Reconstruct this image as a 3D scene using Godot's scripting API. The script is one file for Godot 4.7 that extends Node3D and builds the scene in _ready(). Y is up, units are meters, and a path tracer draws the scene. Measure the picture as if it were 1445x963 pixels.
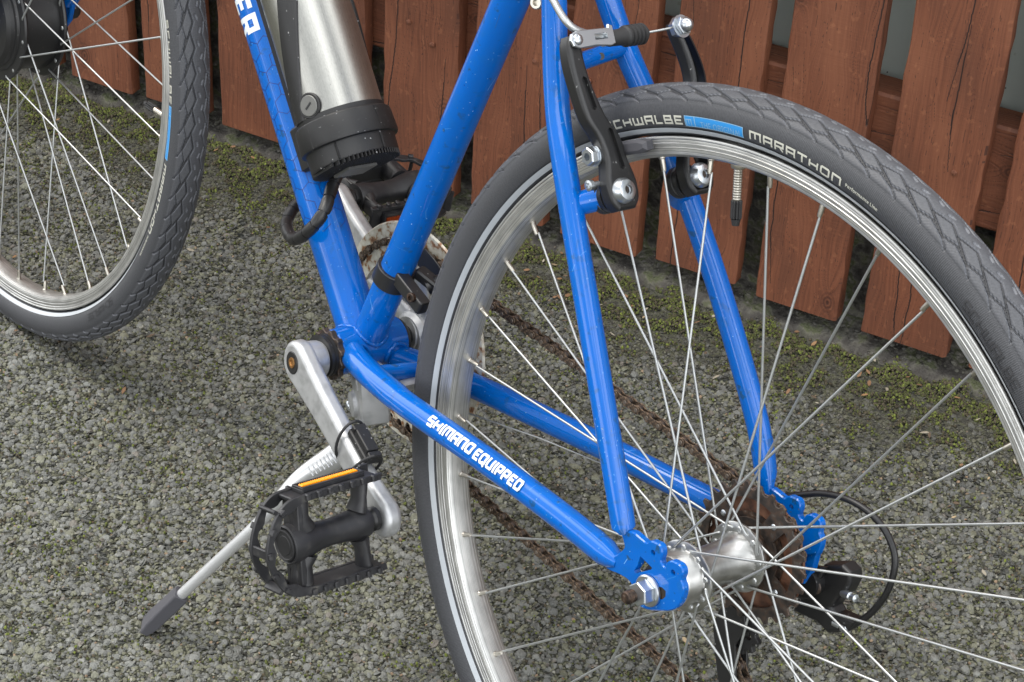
extends Node3D

# ---------------------------------------------------------------- mesh building
class MB:
	var v := PackedVector3Array()
	var n := PackedVector3Array()
	var t := PackedVector2Array()
	var ix := PackedInt32Array()

	func p(a: Vector3, nn: Vector3, u := Vector2.ZERO) -> int:
		v.append(a)
		n.append(nn.normalized())
		t.append(u)
		return v.size() - 1

	func tri(a: int, b: int, c: int) -> void:
		var g := (v[b] - v[a]).cross(v[c] - v[a])
		ix.append(a)
		if g.dot(n[a] + n[b] + n[c]) > 0.0:
			ix.append(c)
			ix.append(b)
		else:
			ix.append(b)
			ix.append(c)

	func quad(a: int, b: int, c: int, d: int) -> void:
		tri(a, b, c)
		tri(a, c, d)

	# rows x cols of already added vertices, starting at index s
	func weave(s: int, rows: int, cols: int) -> void:
		for i in rows - 1:
			for j in cols - 1:
				var a := s + i * cols + j
				quad(a, a + 1, a + cols + 1, a + cols)

	# profile: Vector2(radius, along z); outward is on the right of the direction of travel
	func lathe(prof: Array, segs: int, xf := Transform3D(), sharp := 0.55, uvs := Vector2(1, 1)) -> void:
		var k := prof.size()
		var sn := []
		for i in k - 1:
			var d: Vector2 = prof[i + 1] - prof[i]
			sn.append(Vector2(d.y, -d.x).normalized())
		var closed: bool = prof[0].is_equal_approx(prof[k - 1])
		var run := 0.0
		for i in k - 1:
			var n0: Vector2 = sn[i]
			var n1: Vector2 = sn[i]
			var pi := i - 1 if i > 0 else (k - 2 if closed else -1)
			var ni := i + 1 if i < k - 2 else (0 if closed else -1)
			if pi >= 0 and absf(sn[pi].angle_to(sn[i])) < sharp:
				n0 = (sn[pi] + sn[i]).normalized()
			if ni >= 0 and absf(sn[ni].angle_to(sn[i])) < sharp:
				n1 = (sn[ni] + sn[i]).normalized()
			var a: Vector2 = prof[i]
			var b: Vector2 = prof[i + 1]
			var ln := a.distance_to(b)
			var s := v.size()
			for j in segs + 1:
				var th := TAU * j / segs
				var c := cos(th)
				var q := sin(th)
				p(xf * Vector3(a.x * c, a.x * q, a.y), xf.basis * Vector3(n0.x * c, n0.x * q, n0.y), Vector2(float(j) / segs * uvs.x, run * uvs.y))
				p(xf * Vector3(b.x * c, b.x * q, b.y), xf.basis * Vector3(n1.x * c, n1.x * q, n1.y), Vector2(float(j) / segs * uvs.x, (run + ln) * uvs.y))
			run += ln
			for j in segs:
				var e := s + j * 2
				if a.x > 1e-6:
					tri(e, e + 1, e + 2)
				if b.x > 1e-6:
					tri(e + 1, e + 3, e + 2)

	func tube(path: Array, rad: Variant, sides := 10, caps := true, uvs := Vector2(1, 1), squash := 1.0, up := Vector3.ZERO) -> void:
		var k := path.size()
		var u := Vector3.ZERO
		var run := 0.0
		var s := v.size()
		var first_t := Vector3.ZERO
		var last_t := Vector3.ZERO
		for i in k:
			var d: Vector3 = (path[mini(i + 1, k - 1)] - path[maxi(i - 1, 0)]).normalized()
			if i == 0:
				u = d.cross(Vector3(0.31, 0.9, 0.2)) if up == Vector3.ZERO else up
				first_t = d
			last_t = d
			u = (u - d * d.dot(u)).normalized()
			var w := d.cross(u)
			var r: float = rad[i] if rad is Array or rad is PackedFloat32Array else rad
			if i > 0:
				run += path[i].distance_to(path[i - 1])
			for j in sides + 1:
				var a := TAU * j / sides
				var q := u * cos(a) + w * sin(a) * squash
				p(path[i] + q * r, u * cos(a) * squash + w * sin(a), Vector2(float(j) / sides * uvs.x, run * uvs.y))
		weave(s, k, sides + 1)
		if caps:
			for e in [[0, -first_t], [k - 1, last_t]]:
				var c := p(path[e[0]], e[1])
				var b := v.size()
				for j in sides + 1:
					p(v[s + e[0] * (sides + 1) + j], e[1])
				for j in sides:
					tri(c, b + j, b + j + 1)

	static func area(q: PackedVector2Array) -> float:
		var a := 0.0
		for i in q.size():
			a += q[i].cross(q[(i + 1) % q.size()])
		return a * 0.5

	static func inset(q: PackedVector2Array, d: float) -> PackedVector2Array:
		var o := PackedVector2Array()
		var k := q.size()
		for i in k:
			var e0 := (q[i] - q[(i + k - 1) % k]).normalized()
			var e1 := (q[(i + 1) % k] - q[i]).normalized()
			var n0 := Vector2(e0.y, -e0.x)
			var n1 := Vector2(e1.y, -e1.x)
			o.append(q[i] - (n0 + n1) / maxf(0.35, 1.0 + n0.dot(n1)) * d)
		return o

	# pieces of a polygon with holes, none of them with a hole of its own
	static func pieces(poly: PackedVector2Array, holes: Array) -> Array:
		if holes.is_empty():
			return [poly]
		var out := []
		var cuts := [-1e6]
		for h in holes:
			var c := Vector2.ZERO
			for q in h:
				c += q
			cuts.append(c.x / h.size())
		cuts.append(1e6)
		cuts.sort()
		for i in cuts.size() - 1:
			if cuts[i + 1] - cuts[i] < 1e-3:
				continue
			var strip := PackedVector2Array([Vector2(cuts[i], -1e6), Vector2(cuts[i + 1], -1e6), Vector2(cuts[i + 1], 1e6), Vector2(cuts[i], 1e6)])
			var parts: Array = Geometry2D.intersect_polygons(poly, strip)
			for h in holes:
				var nx := []
				for q in parts:
					nx.append_array(Geometry2D.clip_polygons(q, h))
				parts = nx
			out.append_array(parts)
		return out

	func cap(poly: PackedVector2Array, holes: Array, z: float, nz: float, xf: Transform3D) -> void:
		var big := PackedVector2Array()
		for q in poly:
			big.append(q * 1000.0)
		var hs := []
		for h in holes:
			var b := PackedVector2Array()
			for q in h:
				b.append(q * 1000.0)
			hs.append(b)
		for q in pieces(big, hs):
			var tr := Geometry2D.triangulate_polygon(q)
			var s := v.size()
			for w in q:
				p(xf * Vector3(w.x * 0.001, w.y * 0.001, z), xf.basis * Vector3(0, 0, nz), w * 0.001)
			for i in range(0, tr.size(), 3):
				tri(s + tr[i], s + tr[i + 1], s + tr[i + 2])

	# one band between two outlines; nz/h: how far the normals lean along z and outwards at either edge
	func wall(o: PackedVector2Array, z0: float, z1: float, o1: PackedVector2Array, xf: Transform3D, smooth: float, flip: float, lean0 := Vector2(1, 0), lean1 := Vector2(1, 0)) -> void:
		var k := o.size()
		var run := 0.0
		for i in k:
			var j := (i + 1) % k
			var e := (o[j] - o[i]).normalized()
			var ep := (o[i] - o[(i + k - 1) % k]).normalized()
			var en := (o[(j + 1) % k] - o[j]).normalized()
			var m0 := (e if absf(ep.angle_to(e)) > smooth else (e + ep).normalized()) * flip
			var m1 := (e if absf(en.angle_to(e)) > smooth else (e + en).normalized()) * flip
			var l := o[i].distance_to(o[j])
			var a := p(xf * Vector3(o[i].x, o[i].y, z0), xf.basis * Vector3(m0.y * lean0.x, -m0.x * lean0.x, lean0.y), Vector2(run, z0))
			var b := p(xf * Vector3(o[j].x, o[j].y, z0), xf.basis * Vector3(m1.y * lean0.x, -m1.x * lean0.x, lean0.y), Vector2(run + l, z0))
			var c := p(xf * Vector3(o1[j].x, o1[j].y, z1), xf.basis * Vector3(m1.y * lean1.x, -m1.x * lean1.x, lean1.y), Vector2(run + l, z1))
			var d := p(xf * Vector3(o1[i].x, o1[i].y, z1), xf.basis * Vector3(m0.y * lean1.x, -m0.x * lean1.x, lean1.y), Vector2(run, z1))
			quad(a, b, c, d)
			run += l

	func extrude(poly: PackedVector2Array, z0: float, z1: float, xf := Transform3D(), bev := 0.0, holes := [], smooth := 0.6, steps := 1) -> void:
		var o := poly.duplicate()
		if area(o) < 0.0:
			o.reverse()
		if bev > 0.0:
			wall(o, z0 + bev, z1 - bev, o, xf, smooth, 1.0)
			var s := o
			for k in steps:
				var a0 := PI / 2 * k / steps
				var a1 := PI / 2 * (k + 1) / steps
				var s1 := inset(o, bev * (1.0 - cos(a1)))
				var h0 := bev * (1.0 - sin(a0))
				var h1 := bev * (1.0 - sin(a1))
				var l0 := Vector2(cos(a0), sin(a0)) if steps > 1 else Vector2(1, 1)
				var l1 := Vector2(cos(a1), sin(a1)) if steps > 1 else Vector2(1, 1)
				wall(s, z1 - h0, z1 - h1, s1, xf, smooth, 1.0, l0, l1)
				wall(s, z0 + h0, z0 + h1, s1, xf, smooth, 1.0, Vector2(l0.x, -l0.y), Vector2(l1.x, -l1.y))
				s = s1
			cap(s, holes, z0, -1.0, xf)
			cap(s, holes, z1, 1.0, xf)
		else:
			wall(o, z0, z1, o, xf, smooth, 1.0)
			cap(o, holes, z0, -1.0, xf)
			cap(o, holes, z1, 1.0, xf)
		for h0 in holes:
			var h: PackedVector2Array = h0.duplicate()
			if area(h) < 0.0:
				h.reverse()
			wall(h, z0, z1, h, xf, smooth, -1.0)

	func box(size: Vector3, xf := Transform3D(), bev := 0.0005) -> void:
		var x := size.x / 2
		var y := size.y / 2
		extrude(PackedVector2Array([Vector2(-x, -y), Vector2(x, -y), Vector2(x, y), Vector2(-x, y)]), -size.z / 2, size.z / 2, xf, bev, [], 0.1)

	func surface(am: ArrayMesh, m: Material) -> void:
		if ix.is_empty():
			return
		var a := []
		a.resize(Mesh.ARRAY_MAX)
		a[Mesh.ARRAY_VERTEX] = v
		a[Mesh.ARRAY_NORMAL] = n
		a[Mesh.ARRAY_TEX_UV] = t
		a[Mesh.ARRAY_INDEX] = ix
		am.add_surface_from_arrays(Mesh.PRIMITIVE_TRIANGLES, a)
		am.surface_set_material(am.get_surface_count() - 1, m)

	func mesh(m: Material) -> ArrayMesh:
		var am := ArrayMesh.new()
		surface(am, m)
		return am

# ---------------------------------------------------------------- small helpers
var rng := RandomNumberGenerator.new()
var M := {}
var bike: Node3D
const BB := Vector3(-0.4304, -0.0515, 0)
const TR := 0.3305
const TM := 0.0187
const PERIODS := 90

func numbered(parent: Node, called: String) -> String:
	if not parent.has_node(NodePath(called)):
		return called
	var i := 1
	while parent.has_node(NodePath("%s_%03d" % [called, i])):
		i += 1
	return "%s_%03d" % [called, i]

func put(called: String, mesh: Mesh, parent: Node, xf := Transform3D()) -> MeshInstance3D:
	var o := MeshInstance3D.new()
	o.name = numbered(parent, called)
	o.mesh = mesh
	o.transform = xf
	parent.add_child(o, true)
	return o

func hold(called: String, parent: Node, xf := Transform3D()) -> Node3D:
	var o := Node3D.new()
	o.name = numbered(parent, called)
	o.transform = xf
	parent.add_child(o, true)
	return o

func tag(o: Node, label: String, category := "", group := "", kind := "") -> void:
	if label:
		o.set_meta("label", label)
	if category:
		o.set_meta("category", category)
	if group:
		o.set_meta("group", group)
	if kind:
		o.set_meta("kind", kind)

# a frame whose z runs along d
func aim(at: Vector3, d: Vector3, x := Vector3.ZERO) -> Transform3D:
	var z := d.normalized()
	var u := x if x != Vector3.ZERO else (Vector3(0, 1, 0) if absf(z.y) < 0.9 else Vector3(1, 0, 0))
	u = (u - z * z.dot(u)).normalized()
	return Transform3D(Basis(u, z.cross(u), z), at)

func circle(r: float, k: int, c := Vector2.ZERO, off := 0.0) -> PackedVector2Array:
	var o := PackedVector2Array()
	for i in k:
		o.append(c + Vector2.from_angle(off + TAU * i / k) * r)
	return o

func rounded(hx: float, hy: float, r: float, k := 4) -> PackedVector2Array:
	var o := PackedVector2Array()
	for q in [[1, 1, 0.0], [-1, 1, PI / 2], [-1, -1, PI], [1, -1, PI * 1.5]]:
		for i in k + 1:
			o.append(Vector2(q[0] * (hx - r), q[1] * (hy - r)) + Vector2.from_angle(q[2] + PI / 2 * i / k) * r)
	return o

func gear(teeth: int, root: float, tip: float) -> PackedVector2Array:
	var o := PackedVector2Array()
	for i in teeth:
		for q in [[-0.30, root], [-0.12, tip], [0.12, tip], [0.30, root], [0.5, root - 0.0008]]:
			o.append(Vector2.from_angle(TAU * (i + q[0]) / teeth) * q[1])
	return o

func bend(pts: Array, per := 8) -> Array:
	var o := []
	for i in pts.size() - 1:
		var a: Vector3 = pts[maxi(i - 1, 0)]
		var b: Vector3 = pts[i]
		var c: Vector3 = pts[i + 1]
		var d: Vector3 = pts[mini(i + 2, pts.size() - 1)]
		for k in per:
			o.append(b.cubic_interpolate(c, a, d, float(k) / per))
	o.append(pts[pts.size() - 1])
	return o

func dome(r: float, h: float, z: float) -> Array:
	var o := []
	for i in 7:
		o.append(Vector2(r * cos(PI / 2 * i / 6), z + h * sin(PI / 2 * i / 6)))
	o[6] = Vector2(0, z + h)
	return o

# ---------------------------------------------------------------- lettering: strokes on a unit square
const FONT := {
	"S": [0.9, [[Vector2(1, 1), Vector2(0, 1), Vector2(0, 0.5), Vector2(1, 0.5), Vector2(1, 0), Vector2(0, 0)]]],
	"C": [0.9, [[Vector2(1, 1), Vector2(0, 1), Vector2(0, 0), Vector2(1, 0)]]],
	"H": [0.95, [[Vector2(0, 0), Vector2(0, 1)], [Vector2(1, 0), Vector2(1, 1)], [Vector2(0, 0.5), Vector2(1, 0.5)]]],
	"W": [1.15, [[Vector2(0, 1), Vector2(0, 0), Vector2(1, 0), Vector2(1, 1)], [Vector2(0.5, 0), Vector2(0.5, 0.9)]]],
	"A": [0.95, [[Vector2(0, -0.12), Vector2(0, 1), Vector2(1, 1), Vector2(1, -0.12)], [Vector2(0, 0.42), Vector2(1, 0.42)]]],
	"L": [0.8, [[Vector2(0, 1.12), Vector2(0, 0), Vector2(1.1, 0)]]],
	"B": [0.95, [[Vector2(0, 0), Vector2(0, 1), Vector2(0.9, 1), Vector2(0.9, 0.54), Vector2(1, 0.46), Vector2(1, 0), Vector2(0, 0)], [Vector2(0, 0.5), Vector2(0.95, 0.5)]]],
	"E": [0.85, [[Vector2(1.1, 1), Vector2(0, 1), Vector2(0, 0), Vector2(1.1, 0)], [Vector2(0, 0.5), Vector2(0.95, 0.5)]]],
	"M": [1.2, [[Vector2(0, -0.12), Vector2(0, 1), Vector2(1, 1), Vector2(1, -0.12)], [Vector2(0.5, 1), Vector2(0.5, 0.1)]]],
	"R": [0.95, [[Vector2(0, -0.12), Vector2(0, 1), Vector2(1, 1), Vector2(1, 0.45), Vector2(0, 0.45)], [Vector2(0.55, 0.45), Vector2(1, -0.1)]]],
	"T": [0.95, [[Vector2(-0.1, 1), Vector2(1.1, 1)], [Vector2(0.5, 1), Vector2(0.5, -0.12)]]],
	"O": [0.95, [[Vector2(0.12, 0), Vector2(0, 0.12), Vector2(0, 0.88), Vector2(0.12, 1), Vector2(0.88, 1), Vector2(1, 0.88), Vector2(1, 0.12), Vector2(0.88, 0), Vector2(0.12, 0)]]],
	"N": [0.95, [[Vector2(0, -0.12), Vector2(0, 1), Vector2(0.9, 1), Vector2(1, 0.9), Vector2(1, -0.12)]]],
	"I": [0.32, [[Vector2(0.5, -0.15), Vector2(0.5, 1.15)]]],
	"Q": [1.0, [[Vector2(0.12, 0), Vector2(0, 0.12), Vector2(0, 0.88), Vector2(0.12, 1), Vector2(0.88, 1), Vector2(1, 0.88), Vector2(1, 0.12), Vector2(0.88, 0), Vector2(0.12, 0)], [Vector2(0.5, 0.2), Vector2(1.0, -0.3)]]],
	"U": [0.95, [[Vector2(0, 1.12), Vector2(0, 0.1), Vector2(0.1, 0), Vector2(0.9, 0), Vector2(1, 0.1), Vector2(1, 1.12)]]],
	"P": [0.9, [[Vector2(0, -0.12), Vector2(0, 1), Vector2(0.9, 1), Vector2(1, 0.9), Vector2(1, 0.5), Vector2(0.9, 0.42), Vector2(0, 0.42)]]],
	"D": [0.95, [[Vector2(0, 0), Vector2(0, 1), Vector2(0.8, 1), Vector2(1, 0.8), Vector2(1, 0.2), Vector2(0.8, 0), Vector2(0, 0)]]],
}

# [outer, holes] per piece, in millimetres
func glyphs(txt: String, h: float, w: float, sw: float, gap: float, slant := 0.0) -> Array:
	var all := []
	var x := 0.0
	for ch in txt:
		if ch == " ":
			x += w * 0.5
			continue
		var g: Array = FONT[ch]
		var gw: float = w * g[0]
		var outs := []
		var holes := []
		for pl in g[1]:
			var q := PackedVector2Array()
			for k in pl:
				var y: float = sw / 2 + k.y * (h - sw)
				q.append(Vector2(x + sw / 2 + k.x * maxf(gw - sw, 0.01) + y * slant, y))
			var closed := q[0].is_equal_approx(q[q.size() - 1])
			if closed:
				q.remove_at(q.size() - 1)
			for r in Geometry2D.offset_polyline(q, sw / 2, Geometry2D.JOIN_MITER, Geometry2D.END_JOINED if closed else Geometry2D.END_BUTT):
				if MB.area(r) < 0.0:
					r.reverse()
					holes.append(r)
					continue
				var merged: PackedVector2Array = r
				var kept := []
				for e in holes:
					kept.append_array(Geometry2D.clip_polygons(e, r))
				holes = kept
				var rest := []
				for o in outs:
					var m := Geometry2D.merge_polygons(merged, o)
					var pos := []
					for e in m:
						if MB.area(e) > 0.0:
							pos.append(e)
					if pos.size() == 1:
						merged = pos[0]
						for e in m:
							if MB.area(e) < 0.0:
								e.reverse()
								holes.append(e)
					else:
						rest.append(o)
				rest.append(merged)
				outs = rest
		for o in outs:
			all.append([o, holes])
		x += gw + gap
	return all

# lay flat shapes (mm) on a curved surface: map gives [position, normal]
func lay(mb: MB, shapes: Array, map: Callable, band := 1.2) -> void:
	for sh in shapes:
		var lo := 1e9
		var hi := -1e9
		for q in sh[0]:
			lo = minf(lo, q.y)
			hi = maxf(hi, q.y)
		var k := maxi(1, ceili((hi - lo) / band))
		for b in k:
			var y0 := lo + (hi - lo) * b / k
			var y1 := lo + (hi - lo) * (b + 1) / k
			var parts: Array = Geometry2D.intersect_polygons(sh[0], PackedVector2Array([Vector2(-1e4, y0), Vector2(1e4, y0), Vector2(1e4, y1), Vector2(-1e4, y1)]))
			for h in sh[1]:
				var nx := []
				for q in parts:
					nx.append_array(Geometry2D.clip_polygons(q, h))
				parts = nx
			for q in parts:
				if MB.area(q) < 0.0:
					continue
				var tr := Geometry2D.triangulate_polygon(q)
				var s := mb.v.size()
				for e in q:
					var r: Array = map.call(e.x, e.y)
					mb.p(r[0], r[1])
				for i in range(0, tr.size(), 3):
					mb.tri(s + tr[i], s + tr[i + 1], s + tr[i + 2])

func small_print(mb: MB, txt: String, h: float, x: float, y: float, map: Callable, bold := false) -> void:
	var tm := TextMesh.new()
	var f := SystemFont.new()
	f.font_names = PackedStringArray(["Droid Sans"])
	if bold:
		f.font_weight = 700
	tm.font = f
	tm.font_size = 32
	tm.pixel_size = h / 24.0
	tm.depth = 0.0
	tm.text = txt
	tm.horizontal_alignment = HORIZONTAL_ALIGNMENT_LEFT
	var a := tm.get_mesh_arrays()
	if a.is_empty():
		return
	var vs: PackedVector3Array = a[Mesh.ARRAY_VERTEX]
	var nn: PackedVector3Array = a[Mesh.ARRAY_NORMAL]
	var idx: PackedInt32Array = a[Mesh.ARRAY_INDEX] if a[Mesh.ARRAY_INDEX] != null else PackedInt32Array(range(vs.size()))
	var s := mb.v.size()
	for q in vs:
		var r: Array = map.call(x + q.x, y + q.y)
		mb.p(r[0], r[1])
	for i in range(0, idx.size(), 3):
		if nn[idx[i]].z > 0.5:
			mb.tri(s + idx[i], s + idx[i + 1], s + idx[i + 2])

# ---------------------------------------------------------------- materials
func mat(called: String, c: Color, rough: float, metal := 0.0) -> StandardMaterial3D:
	var m := StandardMaterial3D.new()
	m.resource_name = called
	m.albedo_color = c
	m.roughness = rough
	m.metallic = metal
	M[called] = m
	return m

func noise(freq: float, sd: int, oct := 4, kind := FastNoiseLite.TYPE_SIMPLEX_SMOOTH) -> FastNoiseLite:
	var f := FastNoiseLite.new()
	f.seed = sd
	f.frequency = freq
	f.noise_type = kind
	f.fractal_octaves = oct
	return f

func cloth(size: int, freq: float, sd: int, stops: Array, oct := 5) -> ImageTexture:
	# seamless noise through a ramp of [offset, colour]
	var im := noise(freq, sd, oct).get_seamless_image(size, size)
	var px := im.get_data()
	var lut := []
	for i in 256:
		var x := i / 255.0
		var c: Color = stops[stops.size() - 1][1]
		for k in stops.size() - 1:
			if x <= stops[k + 1][0]:
				c = (stops[k][1] as Color).lerp(stops[k + 1][1], clampf((x - stops[k][0]) / maxf(stops[k + 1][0] - stops[k][0], 1e-4), 0, 1))
				break
		lut.append(c)
	var out := PackedByteArray()
	out.resize(size * size * 3)
	for i in size * size:
		var c: Color = lut[px[i]]
		out[i * 3] = c.r8
		out[i * 3 + 1] = c.g8
		out[i * 3 + 2] = c.b8
	return ImageTexture.create_from_image(Image.create_from_data(size, size, false, Image.FORMAT_RGB8, out))

func triplanar(m: StandardMaterial3D, tex: Texture2D, per_metre: float, bump: Texture2D = null, bump_cm := 0.0) -> void:
	m.albedo_texture = tex
	m.uv1_triplanar = true
	m.uv1_scale = Vector3.ONE * per_metre
	if bump:
		m.heightmap_enabled = true
		m.heightmap_texture = bump
		m.heightmap_scale = bump_cm

func grey(x: float) -> Color:
	return Color(x, x, x)

func specked(size: int, base: Color, specks: Array, sd: int) -> ImageTexture:
	# base colour with small chips and dust: specks = [count, radius px, colour]
	var im := Image.create(size, size, false, Image.FORMAT_RGB8)
	im.fill(base)
	var r := RandomNumberGenerator.new()
	r.seed = sd
	for s in specks:
		for i in s[0]:
			var x := r.randi_range(2, size - 8)
			var y := r.randi_range(2, size - 8)
			var w := maxi(1, roundi(s[1] * r.randf_range(0.5, 1.4)))
			var h := maxi(1, roundi(s[1] * r.randf_range(0.5, 1.4)))
			var c: Color = base.lerp(s[2], r.randf_range(0.5, 1.0))
			im.fill_rect(Rect2i(x, y, w, h), c)
			if w > 1:
				im.fill_rect(Rect2i(x + 1, y - 1, maxi(1, w - 1), h + 1), c)
	return ImageTexture.create_from_image(im)

# chips as in specked(), then thin scratches and a film of dust in soft patches
func scuffed(size: int, base: Color, specks: Array, sd: int) -> ImageTexture:
	var im := specked(size, base, specks, sd).get_image()
	var r := RandomNumberGenerator.new()
	r.seed = sd + 1
	for i in 46:
		var a := Vector2(r.randf_range(10, size - 10), r.randf_range(10, size - 10))
		var d := Vector2.from_angle(r.randf() * TAU)
		var c := base.lerp([Color(0.62, 0.74, 0.88), Color(0.25, 0.30, 0.40)][i % 2], r.randf_range(0.3, 0.8))
		for k in r.randi_range(14, 70):
			a += d
			d = d.rotated(r.randf_range(-0.05, 0.05))
			im.set_pixel(posmod(int(a.x), size), posmod(int(a.y), size), c)
			im.set_pixel(posmod(int(a.x) + 1, size), posmod(int(a.y), size), c)
	var f := noise(0.012, sd + 2, 5)
	for y in size:
		for x in size:
			var k := f.get_noise_2d(x, y)
			if k > 0.08:
				im.set_pixel(x, y, im.get_pixel(x, y).lerp(Color(0.10, 0.36, 0.60), clampf((k - 0.08) * 0.75, 0.0, 0.30)))
			elif k < -0.42:
				im.set_pixel(x, y, im.get_pixel(x, y).lerp(Color(0.25, 0.22, 0.20), clampf((-0.42 - k) * 4.0, 0.0, 0.5)))
	return ImageTexture.create_from_image(im)

func make_materials() -> void:
	var fine := cloth(256, 0.03, 11, [[0.0, grey(0.2)], [1.0, grey(0.9)]])
	var m := mat("blue_paint", Color.WHITE, 0.32)
	triplanar(m, scuffed(1024, Color(0.0, 0.350, 0.690), [[330, 2.6, Color(0.72, 0.80, 0.88)], [60, 4.0, Color(0.40, 0.36, 0.34)], [60, 3.4, Color(0.02, 0.2, 0.5)]], 5), 4.0)
	m.clearcoat_enabled = true
	m.clearcoat = 0.85
	m.metallic_specular = 0.12
	m.clearcoat_roughness = 0.06
	mat("white_print", Color(0.83, 0.86, 0.88), 0.4)
	mat("hexagon_print", Color(0.0, 0.12, 0.4), 0.35)
	m = mat("alloy", Color(0.80, 0.80, 0.79), 0.34, 1.0)
	m.albedo_texture = cloth(256, 0.02, 3, [[0.0, grey(0.72)], [0.45, grey(0.92)], [1.0, grey(1.0)]])
	m.uv1_triplanar = true
	m.uv1_scale = Vector3.ONE * 9.0
	m = mat("crank_alloy", Color(0.76, 0.765, 0.77), 0.45, 0.65)
	triplanar(m, cloth(256, 0.02, 31, [[0.0, grey(0.8)], [0.5, grey(0.95)], [1.0, grey(1.0)]]), 11.0, fine, 0.004)
	mat("leg_silver", Color(0.80, 0.805, 0.81), 0.34, 0.65)
	m = mat("rim_alloy", Color(0.84, 0.84, 0.83), 0.34, 0.78)
	var line := Image.create(4, 256, false, Image.FORMAT_RGB8)
	var r := RandomNumberGenerator.new()
	r.seed = 9
	for y in 256:
		var g := r.randf_range(0.35, 0.75)
		if r.randf() < 0.12:
			g = r.randf_range(0.0, 0.2)
		for x in 4:
			line.set_pixel(x, y, grey(g))
	m.heightmap_enabled = true
	m.heightmap_texture = ImageTexture.create_from_image(line)
	m.heightmap_scale = 0.02
	var wear := noise(0.02, 33, 3)
	var track := Image.create(256, 256, false, Image.FORMAT_RGB8)
	for y in 256:
		var g := r.randf_range(0.82, 1.0)
		if r.randf() < 0.10:
			g *= 0.72
		for x in 256:
			var ww := wear.get_noise_2d(absf(x - 128.0), y * 0.5)
			track.set_pixel(x, y, grey(clampf(g + 0.10 * ww, 0.0, 1.0)))
	m.albedo_texture = ImageTexture.create_from_image(track)
	mat("spoke_steel", Color(0.70, 0.71, 0.71), 0.36, 0.8)
	mat("nipple_brass", Color(0.74, 0.72, 0.68), 0.34, 0.95)
	mat("zinc", Color(0.76, 0.78, 0.80), 0.3, 0.95)
	mat("pin_steel", Color(0.50, 0.46, 0.42), 0.45, 0.85)
	mat("brass", Color(0.62, 0.46, 0.28), 0.45, 0.85)
	m = mat("black_plastic", Color.WHITE, 0.5)
	triplanar(m, specked(512, Color(0.10, 0.10, 0.105), [[150, 2.0, Color(0.85, 0.85, 0.85)], [120, 2.0, Color(0.3, 0.3, 0.3)]], 8), 5.0, fine, 0.003)
	m = mat("black_metal", Color.WHITE, 0.4, 0.0)
	triplanar(m, specked(512, Color(0.115, 0.115, 0.12), [[90, 2.0, Color(0.75, 0.75, 0.75)], [60, 2.5, Color(0.3, 0.26, 0.24)]], 18), 5.0)
	m = mat("pedal_plastic", Color(1, 1, 1), 0.46)
	triplanar(m, cloth(256, 0.02, 13, [[0.0, Color(0.10, 0.10, 0.11)], [0.6, Color(0.15, 0.15, 0.16)], [0.85, Color(0.24, 0.235, 0.23)], [1.0, Color(0.34, 0.33, 0.31)]]), 9.0, fine, 0.006)
	mat("rubber", Color(0.13, 0.13, 0.135), 0.62)
	mat("grey_cast", Color(0.42, 0.42, 0.41), 0.5, 0.5)
	m = mat("kickstand_foot", Color(0.27, 0.27, 0.29), 0.7)
	mat("cable_black", Color(0.10, 0.10, 0.105), 0.35)
	mat("amber", Color(0.96, 0.60, 0.03), 0.25)
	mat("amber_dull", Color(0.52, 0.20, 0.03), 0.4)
	m = mat("rust", Color(1, 1, 1), 0.5, 0.6)
	triplanar(m, cloth(256, 0.03, 17, [[0.0, Color(0.10, 0.085, 0.08)], [0.45, Color(0.21, 0.175, 0.155)], [0.68, Color(0.33, 0.25, 0.195)], [0.85, Color(0.36, 0.32, 0.29)], [1.0, Color(0.62, 0.58, 0.54)]]), 18.0, fine, 0.01)
	m = mat("rust_dark", Color(1, 1, 1), 0.5, 0.55)
	triplanar(m, cloth(256, 0.025, 19, [[0.0, Color(0.16, 0.15, 0.145)], [0.45, Color(0.27, 0.245, 0.23)], [0.66, Color(0.33, 0.265, 0.225)], [0.8, Color(0.33, 0.31, 0.295)], [1.0, Color(0.50, 0.45, 0.40)]]), 14.0, fine, 0.006)
	m = mat("chain_steel", Color(1, 1, 1), 0.48, 0.5)
	triplanar(m, cloth(256, 0.04, 29, [[0.0, Color(0.16, 0.14, 0.125)], [0.45, Color(0.31, 0.265, 0.225)], [0.7, Color(0.43, 0.35, 0.28)], [1.0, Color(0.58, 0.53, 0.48)]]), 30.0)
	m = mat("carrier", Color(1, 1, 1), 0.55, 0.4)
	triplanar(m, cloth(256, 0.02, 27, [[0.0, Color(0.24, 0.17, 0.14)], [0.5, Color(0.40, 0.27, 0.205)], [1.0, Color(0.50, 0.37, 0.29)]]), 12.0, fine, 0.006)
	m = mat("rusty_white", Color(1, 1, 1), 0.45, 0.25)
	triplanar(m, cloth(256, 0.03, 23, [[0.0, Color(0.36, 0.2, 0.1)], [0.28, Color(0.55, 0.4, 0.28)], [0.42, Color(0.74, 0.72, 0.66)], [1.0, Color(0.86, 0.86, 0.83)]]), 12.0)
	# brushed steel of the battery
	m = mat("brushed_steel", Color(0.70, 0.695, 0.67), 0.30, 1.0)
	var br := Image.create(512, 256, false, Image.FORMAT_RGB8)
	for x in 512:
		var g := r.randf_range(0.94, 1.0)
		for y in 256:
			br.set_pixel(x, y, grey(clampf(g + r.randf_range(-0.04, 0.04), 0, 1)))
	for i in 60:
		br.set_pixel(r.randi_range(0, 511), r.randi_range(0, 255), Color.WHITE)
	m.albedo_texture = ImageTexture.create_from_image(br)
	m.roughness_texture = m.albedo_texture
	m.anisotropy_enabled = true
	m.anisotropy = 0.6
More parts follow.
